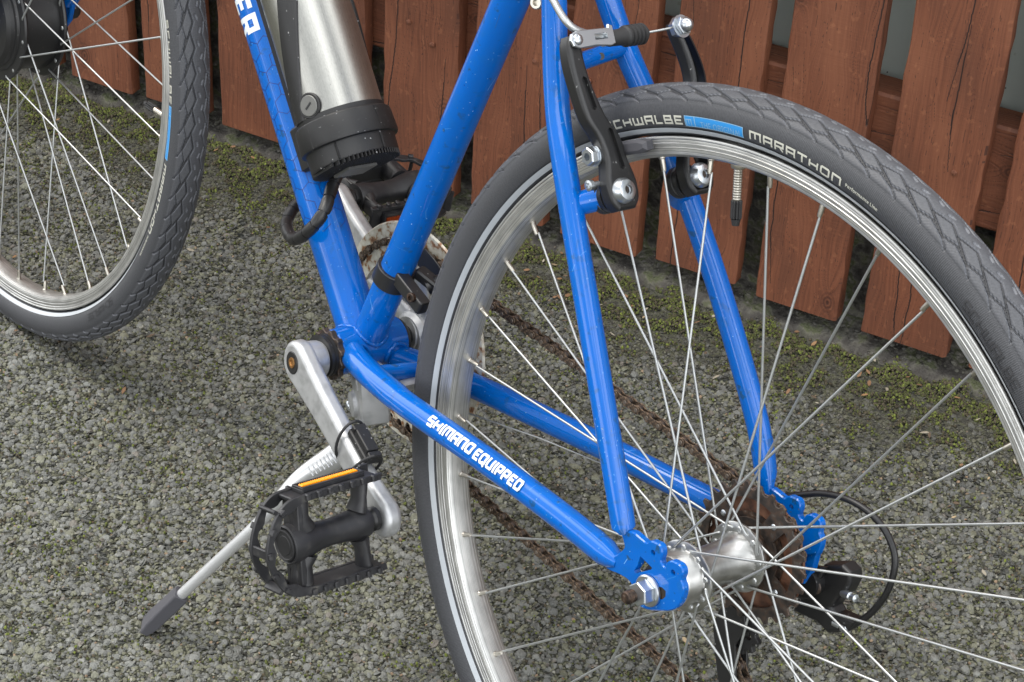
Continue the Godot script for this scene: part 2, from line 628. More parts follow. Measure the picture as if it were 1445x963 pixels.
	make_tyre_material()
	make_wood("stained_wood", 60)
	make_wood("weathered_wood", 260)
	make_wood("streaked_wood", 460)
	m = mat("concrete", Color(1, 1, 1), 0.9)
	triplanar(m, cloth(512, 0.012, 41, [[0.0, Color(0.15, 0.14, 0.13)], [0.4, Color(0.25, 0.24, 0.225)], [0.55, Color(0.35, 0.34, 0.31)], [0.7, Color(0.28, 0.30, 0.20)], [0.85, Color(0.40, 0.39, 0.36)], [1.0, Color(0.58, 0.57, 0.53)]], 6), 5.0, cloth(512, 0.03, 42, [[0.0, grey(0)], [1.0, grey(1)]], 6), 0.35)
	m = mat("grey_board", Color(1, 1, 1), 0.7)
	triplanar(m, specked(512, Color(0.74, 0.78, 0.75), [[160, 2.2, Color(0.16, 0.15, 0.14)], [60, 6.0, Color(0.66, 0.69, 0.64)], [60, 3.0, Color(0.74, 0.76, 0.74)]], 4), 3.0)
	m = mat("tarmac", Color(1, 1, 1), 0.95)
	triplanar(m, cloth(512, 0.02, 51, [[0.0, Color(0.17, 0.17, 0.15)], [0.40, Color(0.24, 0.24, 0.21)], [0.52, Color(0.32, 0.32, 0.28)], [0.64, Color(0.26, 0.27, 0.19)], [0.8, Color(0.33, 0.33, 0.29)], [1.0, Color(0.42, 0.42, 0.38)]], 4), 9.0, cloth(256, 0.06, 52, [[0.0, grey(0)], [1.0, grey(1)]], 3), 0.4)
	m = mat("chip", Color.WHITE, 0.5)
	m.vertex_color_use_as_albedo = true
	m.heightmap_enabled = true
	m.heightmap_texture = fine
	m.heightmap_scale = 0.05
	m.uv1_triplanar = true
	m.uv1_scale = Vector3.ONE * 0.7
	m = mat("moss", Color.WHITE, 0.95)
	m.vertex_color_use_as_albedo = true
	m = mat("litter", Color.WHITE, 0.8)
	m.vertex_color_use_as_albedo = true

func make_tyre_material() -> void:
	# one repeat of the tread: across = 92 mm of section, along = one period (24.4 mm)
	var w := 256
	var h := 1024
	var im := Image.create(w, h, false, Image.FORMAT_RGB8)
	var hm := Image.create(w, h, false, Image.FORMAT_RGB8)
	var nz := noise(0.05, 77, 3)
	var cut := PackedFloat32Array()
	for y in 256:
		for x in 64:
			cut.append(groove((x + 0.5) / 64.0, (y + 0.5) / 256.0 * 100.0 - 50.0))
	for y in h:
		var vm := (y + 0.5) / h * 100.0 - 50.0
		var av := absf(vm)
		for x in w:
			var s := (x + 0.5) / w
			var ss := s if vm > 0 else fposmod(s + 0.5, 1.0)
			var hh := 0.6
			var rib := 0.5 + 0.5 * cos(TAU * s * 18.0)
			if av > 21.0 and av < 40.5:
				hh = 0.5 + 0.20 * rib * smoothstep(21.0, 23.0, av)
			elif av > 8.0 and av < 21.0:
				# fine sipes hatched across the lower half of every block
				var lane := fposmod(ss + (av - 8.0) * 0.095, 1.0)
				if lane < 0.5:
					hh = 0.6 - 0.09 * (0.5 + 0.5 * cos(TAU * (ss * 9.0 - av * 0.42)))
			var k := nz.get_noise_2d(x * 1.0, y * 0.6) * 0.5 + 0.5
			hm.set_pixel(x, y, grey(clampf(hh + 0.06 * k, 0, 1)))
			var c := 0.205 + 0.06 * k
			if av > 21.0 and av < 40.5:
				c += 0.035 * rib - 0.015
			if av <= 19.0:
				c += 0.035
			var fx := (x + 0.5) / 4.0 - 0.5
			var fy := (y + 0.5) / 4.0 - 0.5
			var x0 := posmod(floori(fx), 64)
			var x1 := posmod(x0 + 1, 64)
			var y0 := clampi(floori(fy), 0, 255)
			var y1 := mini(y0 + 1, 255)
			var dg := lerpf(lerpf(cut[y0 * 64 + x0], cut[y0 * 64 + x1], fx - floorf(fx)), lerpf(cut[y1 * 64 + x0], cut[y1 * 64 + x1], fx - floorf(fx)), fy - floorf(fy))
			c += 0.11 * smoothstep(0.0, 0.6, dg) * (1.0 - smoothstep(1.0, 2.0, dg))
			c -= 0.07 * smoothstep(1.4, 2.2, dg)
			im.set_pixel(x, y, Color(c * 0.98, c * 1.0, c * 1.06))
	var m := mat("tyre_rubber", Color.WHITE, 0.55)
	m.albedo_texture = ImageTexture.create_from_image(im)
	m.heightmap_enabled = true
	m.heightmap_texture = ImageTexture.create_from_image(hm)
	m.heightmap_scale = 0.06
	mat("tyre_stripe", Color(0.66, 0.68, 0.70), 0.35)
	mat("tyre_print", Color(0.72, 0.72, 0.68), 0.5)
	mat("tyre_band", Color(0.17, 0.53, 0.80), 0.5)
	mat("band_print", Color(0.50, 0.66, 0.78), 0.5)
	mat("tyre_moulding", Color(0.20, 0.20, 0.21), 0.5)

func make_wood(called: String, sd: int) -> void:
	var w := 512
	var h := 1024
	var im := Image.create(w, h, false, Image.FORMAT_RGB8)
	var hm := Image.create(w, h, false, Image.FORMAT_RGB8)
	var n1 := noise(0.010, sd + 1, 3)
	var n2 := noise(0.35, sd + 2, 2)
	var n3 := noise(0.006, sd + 3, 2)
	var n4 := noise(0.055, sd + 4, 4)
	var kr := RandomNumberGenerator.new()
	kr.seed = sd
	var knots := []
	for i in 7:
		knots.append(Vector3(kr.randf_range(30, w - 30), kr.randf_range(40, h - 40), kr.randf_range(9, 19)))
	for y in h:
		for x in w:
			var gx := x + 16.0 * n1.get_noise_2d(x * 0.8, y * 0.25)
			var dark := 0.0
			for k in knots:
				var dx: float = x - k.x
				var dy: float = (y - k.y) * 0.62
				if absf(dx) < 70.0 and absf(dy) < 90.0:
					var d := sqrt(dx * dx + dy * dy)
					gx += 40.0 * exp(-d / k.z) * signf(dx)
					dark += exp(-pow(d / k.z, 2.0)) * (0.45 + 0.35 * sin(d * 1.1))
			var ring := n2.get_noise_2d(gx * 0.55, y * 0.006)
			var fine := n2.get_noise_2d(gx * 2.4 + 400.0, y * 0.02)
			var blot := n3.get_noise_2d(x, y * 0.5)
			var worn := n4.get_noise_2d(x, y * 0.6)
			var g := 0.5 + 0.28 * ring + 0.20 * fine
			var c := Color(0.468, 0.280, 0.190).lerp(Color(0.385, 0.220, 0.146), clampf(0.5 - ring * 0.8 - fine * 0.5, 0, 1))
			c = c.lerp(Color(0.51, 0.32, 0.225), clampf(blot * 0.9, 0, 0.6))
			c = c.lerp(Color(0.36, 0.215, 0.15), clampf(-blot * 1.1, 0, 0.6))
			c = c.lerp(Color(0.20, 0.10, 0.065), clampf(dark, 0, 0.8))
			if worn > 0.42:
				c = c.lerp(Color(0.64, 0.44, 0.31), clampf((worn - 0.42) * 3.0, 0, 0.28))
			var saw := 0.030 * n2.get_noise_2d(x * 0.02, y * 2.2) * clampf(0.5 + n1.get_noise_2d(x * 0.5, y), 0.0, 1.0)
			c = Color(c.r + saw, c.g + saw, c.b + saw)
			if fine < -0.62:
				c = c.lerp(Color(0.16, 0.08, 0.055), 0.6)
			im.set_pixel(x, y, c)
			hm.set_pixel(x, y, grey(clampf(g - dark * 0.4, 0, 1)))
	# drying cracks that follow the grain
	var r := RandomNumberGenerator.new()
	r.seed = sd + 6
	for i in 12:
		var x := r.randf_range(20, w - 20)
		var y := r.randf_range(0, h * 0.75)
		var ln := r.randi_range(160, 520)
		var lean := r.randf_range(-0.06, 0.06)
		for j in ln:
			var yy := posmod(roundi(y) + j, h)
			lean = clampf(lean + r.randf_range(-0.012, 0.012), -0.14, 0.14)
			x += lean
			var wd := 1 if j < 50 or j > ln - 70 else 2
			for q in wd:
				var xx := posmod(roundi(x) + q, w)
				im.set_pixel(xx, yy, Color(0.11, 0.06, 0.045))
				hm.set_pixel(xx, yy, Color.BLACK)
	var m := mat(called, Color.WHITE, 0.62)
	m.albedo_texture = ImageTexture.create_from_image(im)
	m.heightmap_enabled = true
	m.heightmap_texture = ImageTexture.create_from_image(hm)
	m.heightmap_scale = 0.07

# ---------------------------------------------------------------- wheels
var tread := [[0.0, 4.2, 0.62, 8.0, 2.4], [0.62, 8.0, 1.0, 4.2, 2.2], [0.62, 8.0, -0.12, 15.2, 2.6], [-0.12, 15.2, 0.40, 12.2, 2.4], [0.40, 12.2, 0.88, 15.2, 2.0], [-0.12, 15.2, -0.46, 19.6, 1.8], [0.1, 0.6, 0.25, 1.8, 1.2]]

func groove(s: float, vm: float) -> float:
	# depth in mm of the tread grooves at s (periods) and vm (mm from the centre line)
	var a := absf(vm)
	if a > 22.0:
		return 0.0
	var ss := fposmod(s if vm > 0 else s + 0.5, 1.0)
	var best := 0.0
	for g in tread:
		for k in [-1.0, 0.0, 1.0]:
			var p0 := Vector2((g[0] + k - ss) * 24.4, g[1] - a)
			var p1 := Vector2((g[2] + k - ss) * 24.4, g[3] - a)
			var d := Geometry2D.get_closest_point_to_segment(Vector2.ZERO, p0, p1).length()
			best = maxf(best, g[4] * (1.0 - smoothstep(0.45, 1.35, d)))
	return best

func tyre_point(s: float, ph: float) -> Vector3:
	var th := s * TAU / PERIODS
	var vm := ph * TM * 1000.0
	var lift := -groove(s, vm)
	var a := absf(vm)
	if a < 20.0:
		lift += 0.7 * smoothstep(20.5, 18.0, a)
	if a > 39.0:
		lift -= 0.5 * smoothstep(39.0, 40.5, a)
	var rm := TM + lift * 0.001
	var r := TR + rm * cos(ph)
	return Vector3(r * cos(th), r * sin(th), rm * sin(ph))

func tyre_mesh() -> ArrayMesh:
	var ns := 30
	var nv := 92
	var tp := PackedVector3Array()
	var tn := PackedVector3Array()
	var tu := PackedVector2Array()
	for i in ns + 1:
		for j in nv + 1:
			var s := float(i) / ns
			var x := 2.0 * j / nv - 1.0
			var ph := deg_to_rad(152.0) * (0.55 * x + 0.45 * x * x * x)
			var a := tyre_point(s, ph)
			var ds := tyre_point(s + 0.01, ph) - tyre_point(s - 0.01, ph)
			var dv := tyre_point(s, ph + 0.01) - tyre_point(s, ph - 0.01)
			tp.append(a)
			tn.append(ds.cross(dv).normalized())
			tu.append(Vector2(s, (ph * TM * 1000.0 + 50.0) / 100.0))
			if tn[tn.size() - 1].dot(Vector3(cos(ph), 0, sin(ph))) < 0.0:
				tn[tn.size() - 1] *= -1.0
	var mb := MB.new()
	for q in PERIODS:
		var b := Basis(Vector3(0, 0, 1), TAU * q / PERIODS)
		for i in ns:
			for j in nv + 1:
				var k := i * (nv + 1) + j
				mb.v.append(b * tp[k])
				mb.n.append(b * tn[k])
				mb.t.append(Vector2(q + tu[k].x, tu[k].y))
	# close the seam with a last row
	for j in nv + 1:
		mb.v.append(tp[j])
		mb.n.append(tn[j])
		mb.t.append(Vector2(PERIODS, tu[j].y))
	var c := nv + 1
	for i in PERIODS * ns:
		for j in nv:
			var a := i * c + j
			# clockwise seen from outside
			mb.ix.append(a)
			mb.ix.append(a + 1)
			mb.ix.append(a + c)
			mb.ix.append(a + 1)
			mb.ix.append(a + c + 1)
			mb.ix.append(a + c)
	# make sure of the winding
	var g := (mb.v[1] - mb.v[0]).cross(mb.v[c] - mb.v[0])
	if g.dot(mb.n[0]) > 0.0:
		for i in range(0, mb.ix.size(), 3):
			var w := mb.ix[i + 1]
			mb.ix[i + 1] = mb.ix[i + 2]
			mb.ix[i + 2] = w
	return mb.mesh(M.tyre_rubber)

func on_tyre(th0: float, ph0: float, lift: float) -> Callable:
	# mm to the right along the tyre and mm outwards from (th0, ph0) in degrees, on the left flank
	return func(x: float, y: float) -> Array:
		var th := deg_to_rad(th0) - x * 0.001 / 0.326
		var ph := deg_to_rad(ph0) - y * 0.001 / TM
		var nn := Vector3(cos(ph) * cos(th), cos(ph) * sin(th), sin(ph))
		return [Vector3(TR * cos(th), TR * sin(th), 0) + nn * (TM + lift), nn]

func box_shape(x0: float, y0: float, x1: float, y1: float, cut := 0.0) -> Array:
	# a band cut into short lengths, so that it follows the curve
	var o := []
	var k := maxi(1, ceili((x1 - x0) / 4.0))
	for i in k:
		var a := x0 + (x1 - x0) * i / k
		var b := x0 + (x1 - x0) * (i + 1) / k
		o.append([PackedVector2Array([Vector2(a, y0), Vector2(b, y0), Vector2(b, y1), Vector2(a, y1)]), []])
	return o

func tyre_print_meshes() -> Array:
	var white := MB.new()
	lay(white, glyphs("SCHWALBE", 6.6, 8.8, 1.45, 1.9), on_tyre(124.5, 114.0, 0.00025), 2.2)
	lay(white, glyphs("MARATHON", 6.6, 8.85, 1.45, 1.9), on_tyre(99.6, 114.0, 0.00025), 2.2)
	small_print(white, "Performance Line", 2.6, 0.0, 3.4, on_tyre(84.4, 112.0, 0.00025), true)
	var faint := MB.new()
	small_print(faint, "GreenGuard", 2.4, 0.0, 0.0, on_tyre(84.4, 113.0, 0.00025))
	var band := MB.new()
	lay(band, box_shape(0.0, 0.0, 53.5, 6.8), on_tyre(110.1, 115.0, 0.0002), 2.3)
	var pale := MB.new()
	for e in [[0.0, -0.5, 54.0, 0.0], [0.0, 6.8, 54.0, 7.3], [-0.6, -0.5, 0.0, 7.3], [53.4, -0.5, 54.0, 7.3], [8.5, 0.0, 9.3, 6.8]]:
		lay(pale, box_shape(e[0], e[1], e[2], e[3]), on_tyre(110.1, 115.0, 0.00032), 2.3)
	lay(pale, glyphs("M", 4.6, 4.5, 0.7, 0.5), on_tyre(110.0, 113.5, 0.00032), 2.3)
	small_print(pale, "THE ORIGINAL", 4.4, 14.0, 1.6, on_tyre(110.1, 115.0, 0.00032))
	var black := MB.new()
	lay(black, glyphs("SCHWALBE", 7.5, 7.0, 1.0, 1.3), on_tyre(64.5, 108.0, 0.0004), 2.5)
	var stripe := MB.new()
	var prof := []
	for i in 7:
		var ph := deg_to_rad(124.0 + 14.0 * i / 6.0)
		prof.append(Vector2(TR + (TM + 0.0001) * cos(ph), (TM + 0.0001) * sin(ph)))
	prof.reverse()
	stripe.lathe(prof, 180)
	return [white.mesh(M.tyre_print), faint.mesh(M.tyre_moulding), band.mesh(M.tyre_band), pale.mesh(M.band_print), black.mesh(M.tyre_moulding), stripe.mesh(M.tyre_stripe)]

func rim_mesh() -> ArrayMesh:
	var half := [Vector2(0.3110, 0.0092), Vector2(0.3134, 0.0102), Vector2(0.3140, 0.0112), Vector2(0.3136, 0.0125), Vector2(0.3124, 0.0128), Vector2(0.3116, 0.0122), Vector2(0.3098, 0.01225), Vector2(0.3093, 0.0118), Vector2(0.3088, 0.0122), Vector2(0.3066, 0.01215), Vector2(0.3062, 0.0117), Vector2(0.3058, 0.0121), Vector2(0.3028, 0.0120), Vector2(0.3010, 0.0113), Vector2(0.2992, 0.0085), Vector2(0.2984, 0.0050), Vector2(0.2982, 0.0)]
	var prof := half.duplicate()
	for i in range(half.size() - 2, -1, -1):
		prof.append(Vector2(half[i].x, -half[i].y))
	var mb := MB.new()
	mb.lathe(prof, 200, Transform3D(), 0.35, Vector2(12, 24.0))
	return mb.mesh(M.rim_alloy)

# a spoke whose nipple stands at angle 0
func spoke_mesh(side: float, turn: float, rf: float, zf: float, head_out: bool) -> ArrayMesh:
	var hole := Vector3(rf * cos(turn), rf * sin(turn), zf)
	var tip := Vector3(0.2885, 0, side * 0.0012)
	var root := Vector3(0.2988, 0, side * 0.0016)
	var o := signf(zf) * (1.0 if head_out else -1.0)
	var mb := MB.new()
	var d := (tip - hole).normalized()
	var path := [hole + Vector3(0, 0, o * 0.0016), hole, hole + Vector3(0, 0, -o * 0.0018) + d * 0.0006, hole + Vector3(0, 0, -o * 0.0027) + d * 0.003]
	for i in 5:
		path.append(path[3].lerp(tip, (i + 1) / 5.0))
	mb.tube(path, 0.00098, 8)
	mb.lathe([Vector2(0.0024, -0.0006), Vector2(0.0024, 0.0004), Vector2(0.0018, 0.0010), Vector2(0.0, 0.0013)], 10, aim(hole + Vector3(0, 0, o * 0.0014), Vector3(0, 0, o)))
	var am := ArrayMesh.new()
	mb.surface(am, M.spoke_steel)
	var nb := MB.new()
	nb.lathe([Vector2(0, 0), Vector2(0.0024, 0.0), Vector2(0.0025, 0.0015), Vector2(0.0020, 0.0022), Vector2(0.0019, 0.0085), Vector2(0.0016, 0.0112), Vector2(0, 0.0115)], 8, aim(root, hole - root))
	nb.surface(am, M.nipple_brass)
	return am

func valve_mesh(presta: bool) -> ArrayMesh:
	# stands at angle 0 and points to the hub
	var xf := aim(Vector3(0.2985, 0, 0), Vector3(-1, 0, 0))
	var am := ArrayMesh.new()
	var mb := MB.new()
	mb.lathe([Vector2(0, 0), Vector2(0.0056, 0), Vector2(0.0056, 0.0025), Vector2(0.0050, 0.0035), Vector2(0.0034, 0.0036)], 12, xf)
	var prof := []
	for i in 26:
		prof.append(Vector2(0.0033 if i % 2 == 0 else 0.0030, 0.0036 + i * 0.0009))
	mb.lathe(prof, 10, xf, 0.1)
	mb.surface(am, M.nipple_brass)
	var cb := MB.new()
	cb.extrude(gear(10, 0.0036, 0.0040), 0.026, 0.0395, xf, 0.0007)
	cb.lathe([Vector2(0.0034, 0.0395), Vector2(0.0026, 0.044), Vector2(0, 0.0445)], 10, xf)
	cb.surface(am, M.rubber)
	return am

func build_wheels(tyre: ArrayMesh) -> void:
	var prints := tyre_print_meshes()
	var rim := rim_mesh()
	var valve := valve_mesh(false)
	var rear := hold("rear_wheel", bike)
	tag(rear, "rear wheel with worn black tyre and silver rim")
	var front := hold("front_wheel", bike, Transform3D(Basis(Vector3(0, 1, 0), 0.012), Vector3(-1.0728, 0, -0.0015)))
	tag(front, "front wheel with black electric hub motor")
	var spins := [0.0, deg_to_rad(-103.3)]
	for w in 2:
		var root: Node3D = rear if w == 0 else front
		var rz := Transform3D(Basis(Vector3(0, 0, 1), spins[w]), Vector3.ZERO)
		put("tyre", tyre, root, rz)
		put("tyre_lettering", prints[0], root, rz)
		put("faint_lettering", prints[1], root, rz)
		put("blue_band", prints[2], root, rz)
		put("band_lettering", prints[3], root, rz)
		put("moulded_lettering", prints[4], root, rz)
		put("reflective_stripe", prints[5], root, rz)
		put("rim", rim, root, Transform3D(Basis(Vector3(0, 0, 1), 1.0 * w), Vector3.ZERO))
		put("valve", valve, root, Transform3D(Basis(Vector3(0, 0, 1), deg_to_rad(104.0 if w == 0 else 2.2)), Vector3.ZERO))
	# rear: 36 spokes, three-cross
	var kinds := [spoke_mesh(1, deg_to_rad(62), 0.0225, 0.034, false), spoke_mesh(-1, deg_to_rad(-62), 0.0225, -0.021, true), spoke_mesh(1, deg_to_rad(-62), 0.0225, 0.034, true), spoke_mesh(-1, deg_to_rad(62), 0.0225, -0.021, false)]
	for k in 36:
		put("spoke", kinds[posmod(k, 4)], rear, Transform3D(Basis(Vector3(0, 0, 1), deg_to_rad(228.67 - 10.0 * k)), Vector3.ZERO))
	var fk := [spoke_mesh(-1, deg_to_rad(-38), 0.060, -0.020, true), spoke_mesh(1, deg_to_rad(40), 0.060, 0.025, true), spoke_mesh(-1, deg_to_rad(40), 0.060, -0.020, false), spoke_mesh(1, deg_to_rad(-38), 0.060, 0.025, false)]
	for k in 36:
		put("spoke", fk[posmod(k, 4)], front, Transform3D(Basis(Vector3(0, 0, 1), deg_to_rad(267.69 + 10.0 * k)), Vector3.ZERO))
	build_rear_hub(rear)
	build_motor(front)

func build_rear_hub(rear: Node3D) -> void:
	var h := MB.new()
	h.lathe([Vector2(0.0, -0.030), Vector2(0.0160, -0.030), Vector2(0.0160, -0.0228), Vector2(0.0262, -0.0224), Vector2(0.0270, -0.0218), Vector2(0.0270, -0.0204), Vector2(0.0262, -0.0198), Vector2(0.0195, -0.0194), Vector2(0.0180, -0.0150), Vector2(0.0164, -0.010), Vector2(0.0160, 0.004), Vector2(0.0162, 0.020), Vector2(0.0178, 0.028), Vector2(0.0195, 0.0322), Vector2(0.0262, 0.0327), Vector2(0.0270, 0.0334), Vector2(0.0270, 0.0346), Vector2(0.0262, 0.0352), Vector2(0.0214, 0.0355), Vector2(0.0207, 0.0366), Vector2(0.0203, 0.0480), Vector2(0.0192, 0.0502), Vector2(0.0172, 0.0510), Vector2(0, 0.0510)], 64, Transform3D(), 0.7)
	put("hub", h.mesh(M.alloy), rear)
	var cap := MB.new()
	cap.lathe([Vector2(0.0, 0.0508), Vector2(0.0165, 0.0508), Vector2(0.0172, 0.0525), Vector2(0.0172, 0.0580), Vector2(0.0150, 0.0600), Vector2(0.0140, 0.0665), Vector2(0, 0.0665)], 40, Transform3D(), 0.3)
	put("dust_cap", cap.mesh(M.black_metal), rear)
	var ax := MB.new()
	var prof := [Vector2(0, -0.092)]
	for i in 185:
		prof.append(Vector2(0.0050 if i % 2 == 0 else 0.0047, -0.092 + i * 0.001))
	prof.append(Vector2(0.0040, 0.0930))
	prof.append(Vector2(0, 0.0935))
	ax.lathe(prof, 14, Transform3D(), 0.2)
	put("axle", ax.mesh(M.rust), rear)
	for s in [1.0, -1.0]:
		var xf := aim(Vector3(0.0035, 0.003, s * 0.0740), Vector3(0, 0, s))
		var nb := MB.new()
		nb.lathe([Vector2(0, 0), Vector2(0.0118, 0), Vector2(0.0118, 0.0016), Vector2(0.0108, 0.0024), Vector2(0.0, 0.0024)], 30, xf, 0.3)
		nb.extrude(circle(0.0092, 6, Vector2.ZERO, 0.3), 0.0022, 0.0115, xf, 0.0008, [], 0.2)
		put("axle_nut", nb.mesh(M.zinc), rear)
	var inner := MB.new()
	inner.extrude(circle(0.0080, 6, Vector2.ZERO, 0.6), 0.0666, 0.0728, Transform3D(Basis(), Vector3(0.0125, 0.0085, 0)), 0.0006, [], 0.2)
	put("inner_nut", inner.mesh(M.rust_dark), rear)
	# freewheel
	var teeth := [26, 23, 20, 18, 16, 14]
	for i in 6:
		var rp: float = 0.00635 / sin(PI / teeth[i])
		var z := -0.0340 - 0.0047 * i
		var mb := MB.new()
		var holes := []
		if i == 0:
			for q in 4:
				var win := PackedVector2Array()
				for e in 9:
					win.append(Vector2.from_angle(0.35 + TAU * q / 4.0 + lerpf(-0.58, 0.58, e / 8.0)) * 0.0425)
				for e in 9:
					win.append(Vector2.from_angle(0.35 + TAU * q / 4.0 + lerpf(0.50, -0.50, e / 8.0)) * 0.0270)
				holes.append(win)
		mb.extrude(gear(teeth[i], rp - 0.0022, rp + 0.0024), z - 0.0010, z + 0.0010, Transform3D(Basis(Vector3(0, 0, 1), 0.09 * i), Vector3.ZERO), 0.0004, holes, 0.3)
		put("sprocket", mb.mesh(M.rust_dark if i == 0 else (M.carrier if i == 1 else M.rust)), rear)
	var body := MB.new()
	body.lathe([Vector2(0, -0.066), Vector2(0.017, -0.066), Vector2(0.019, -0.062), Vector2(0.0205, -0.058), Vector2(0.0205, -0.030), Vector2(0.0195, -0.0285), Vector2(0, -0.0285)], 40, Transform3D(), 0.4)
	body.lathe([Vector2(0.0205, -0.0375), Vector2(0.0305, -0.0375), Vector2(0.0310, -0.0362), Vector2(0.0205, -0.0352)], 40, Transform3D(), 0.3)
	put("freewheel_body", body.mesh(M.rust), rear)
	for i in 4:
		var rv := MB.new()
		rv.lathe(dome(0.0026, 0.0012, 0.0), 10, aim(Vector3.ZERO, Vector3(0, 0, 1)))
		put("rivet", rv.mesh(M.zinc), rear, Transform3D(Basis(), Vector3(0.0355 * cos(1.135 + i * PI / 2), 0.0355 * sin(1.135 + i * PI / 2), -0.0330)))

func build_motor(front: Node3D) -> void:
	var m := MB.new()
	m.lathe([Vector2(0, -0.040), Vector2(0.020, -0.040), Vector2(0.024, -0.036), Vector2(0.046, -0.030), Vector2(0.053, -0.0225), Vector2(0.0640, -0.0220), Vector2(0.0650, -0.0205), Vector2(0.0640, -0.0185), Vector2(0.0560, -0.0180), Vector2(0.0550, 0.0), Vector2(0.0560, 0.0225), Vector2(0.0640, 0.0230), Vector2(0.0650, 0.0250), Vector2(0.0640, 0.0270), Vector2(0.0545, 0.0275), Vector2(0.0535, 0.0300), Vector2(0.0500, 0.0305), Vector2(0.0490, 0.0345), Vector2(0.0450, 0.0375), Vector2(0.0260, 0.0400), Vector2(0.0240, 0.0440), Vector2(0.0120, 0.0460), Vector2(0, 0.0460)], 80, Transform3D(), 0.4)
	put("hub_motor", m.mesh(M.black_metal), front)
	var a := MB.new()
	a.lathe([Vector2(0, -0.070), Vector2(0.006, -0.070), Vector2(0.006, 0.070), Vector2(0, 0.070)], 14)
	put("axle", a.mesh(M.black_metal), front)
	for s in [1.0, -1.0]:
		var nb := MB.new()
		nb.extrude(circle(0.0105, 6), 0.0, 0.009, aim(Vector3(0, 0, s * 0.058), Vector3(0, 0, s)), 0.0008, [], 0.2)
		nb.lathe(dome(0.0085, 0.006, 0.009), 16, aim(Vector3(0, 0, s * 0.058), Vector3(0, 0, s)))
		put("axle_nut", nb.mesh(M.black_plastic), front)

# ---------------------------------------------------------------- frame
const L_STAY := [Vector3(-0.2600, 0.3620, 0.0262), Vector3(-0.2489, 0.3416, 0.0300), Vector3(-0.2184, 0.2867, 0.0406), Vector3(-0.1830, 0.2450, 0.0530), Vector3(-0.1109, 0.1455, 0.0638), Vector3(-0.0473, 0.0505, 0.0700), Vector3(-0.0330, 0.0270, 0.0705)]
const R_STAY := [Vector3(-0.2640, 0.3480, -0.0275), Vector3(-0.2585, 0.3378, -0.0300), Vector3(-0.2347, 0.3005, -0.0395), Vector3(-0.1950, 0.2580, -0.0475), Vector3(-0.1507, 0.2105, -0.0535), Vector3(-0.0994, 0.1456, -0.0610), Vector3(-0.0481, 0.0744, -0.0670), Vector3(-0.0250, 0.0270, -0.0700)]
const L_CHAIN := [Vector3(-0.4180, -0.0470, 0.0230), Vector3(-0.3980, -0.0440, 0.0300), Vector3(-0.3694, -0.0410, 0.0360), Vector3(-0.3302, -0.0370, 0.0410), Vector3(-0.2878, -0.0311, 0.0450), Vector3(-0.1896, -0.0171, 0.0530), Vector3(-0.0974, -0.0054, 0.0620), Vector3(-0.0320, 0.0014, 0.0702)]
const R_CHAIN := [Vector3(-0.4180, -0.0600, -0.0230), Vector3(-0.3980, -0.0580, -0.0320), Vector3(-0.3600, -0.0520, -0.0390), Vector3(-0.3199, -0.0438, -0.0430), Vector3(-0.1843, -0.0233, -0.0560), Vector3(-0.0852, -0.0115, -0.0660), Vector3(-0.0330, -0.0030, -0.0700)]
const DROPOUT := [Vector2(-0.0355, 0.0282), Vector2(-0.0250, 0.0356), Vector2(-0.0173, 0.0355), Vector2(-0.0074, 0.0349), Vector2(-0.0023, 0.0409), Vector2(0.0043, 0.0416), Vector2(0.0073, 0.0357), Vector2(0.0065, 0.0294), Vector2(0.0127, 0.0277), Vector2(0.0151, 0.0332), Vector2(0.0191, 0.0380), Vector2(0.0256, 0.0387), Vector2(0.0293, 0.0345), Vector2(0.0282, 0.0281), Vector2(0.0323, 0.0252), Vector2(0.0337, 0.0193), Vector2(0.0330, 0.0108), Vector2(0.0288, 0.0024), Vector2(0.0188, -0.0052), Vector2(0.0048, -0.0138), Vector2(-0.0032, -0.0153), Vector2(-0.0100, -0.0093), Vector2(-0.0144, -0.0018), Vector2(-0.0280, -0.0040), Vector2(-0.0358, -0.0068), Vector2(-0.0414, -0.0076), Vector2(-0.0397, 0.0012), Vector2(-0.0324, 0.0106), Vector2(-0.0276, 0.0184), Vector2(-0.0305, 0.0234)]

func arc(a: Vector3, b: Vector3, k := 6) -> Array:
	var o := []
	for i in k + 1:
		o.append(a.lerp(b, float(i) / k))
	return o

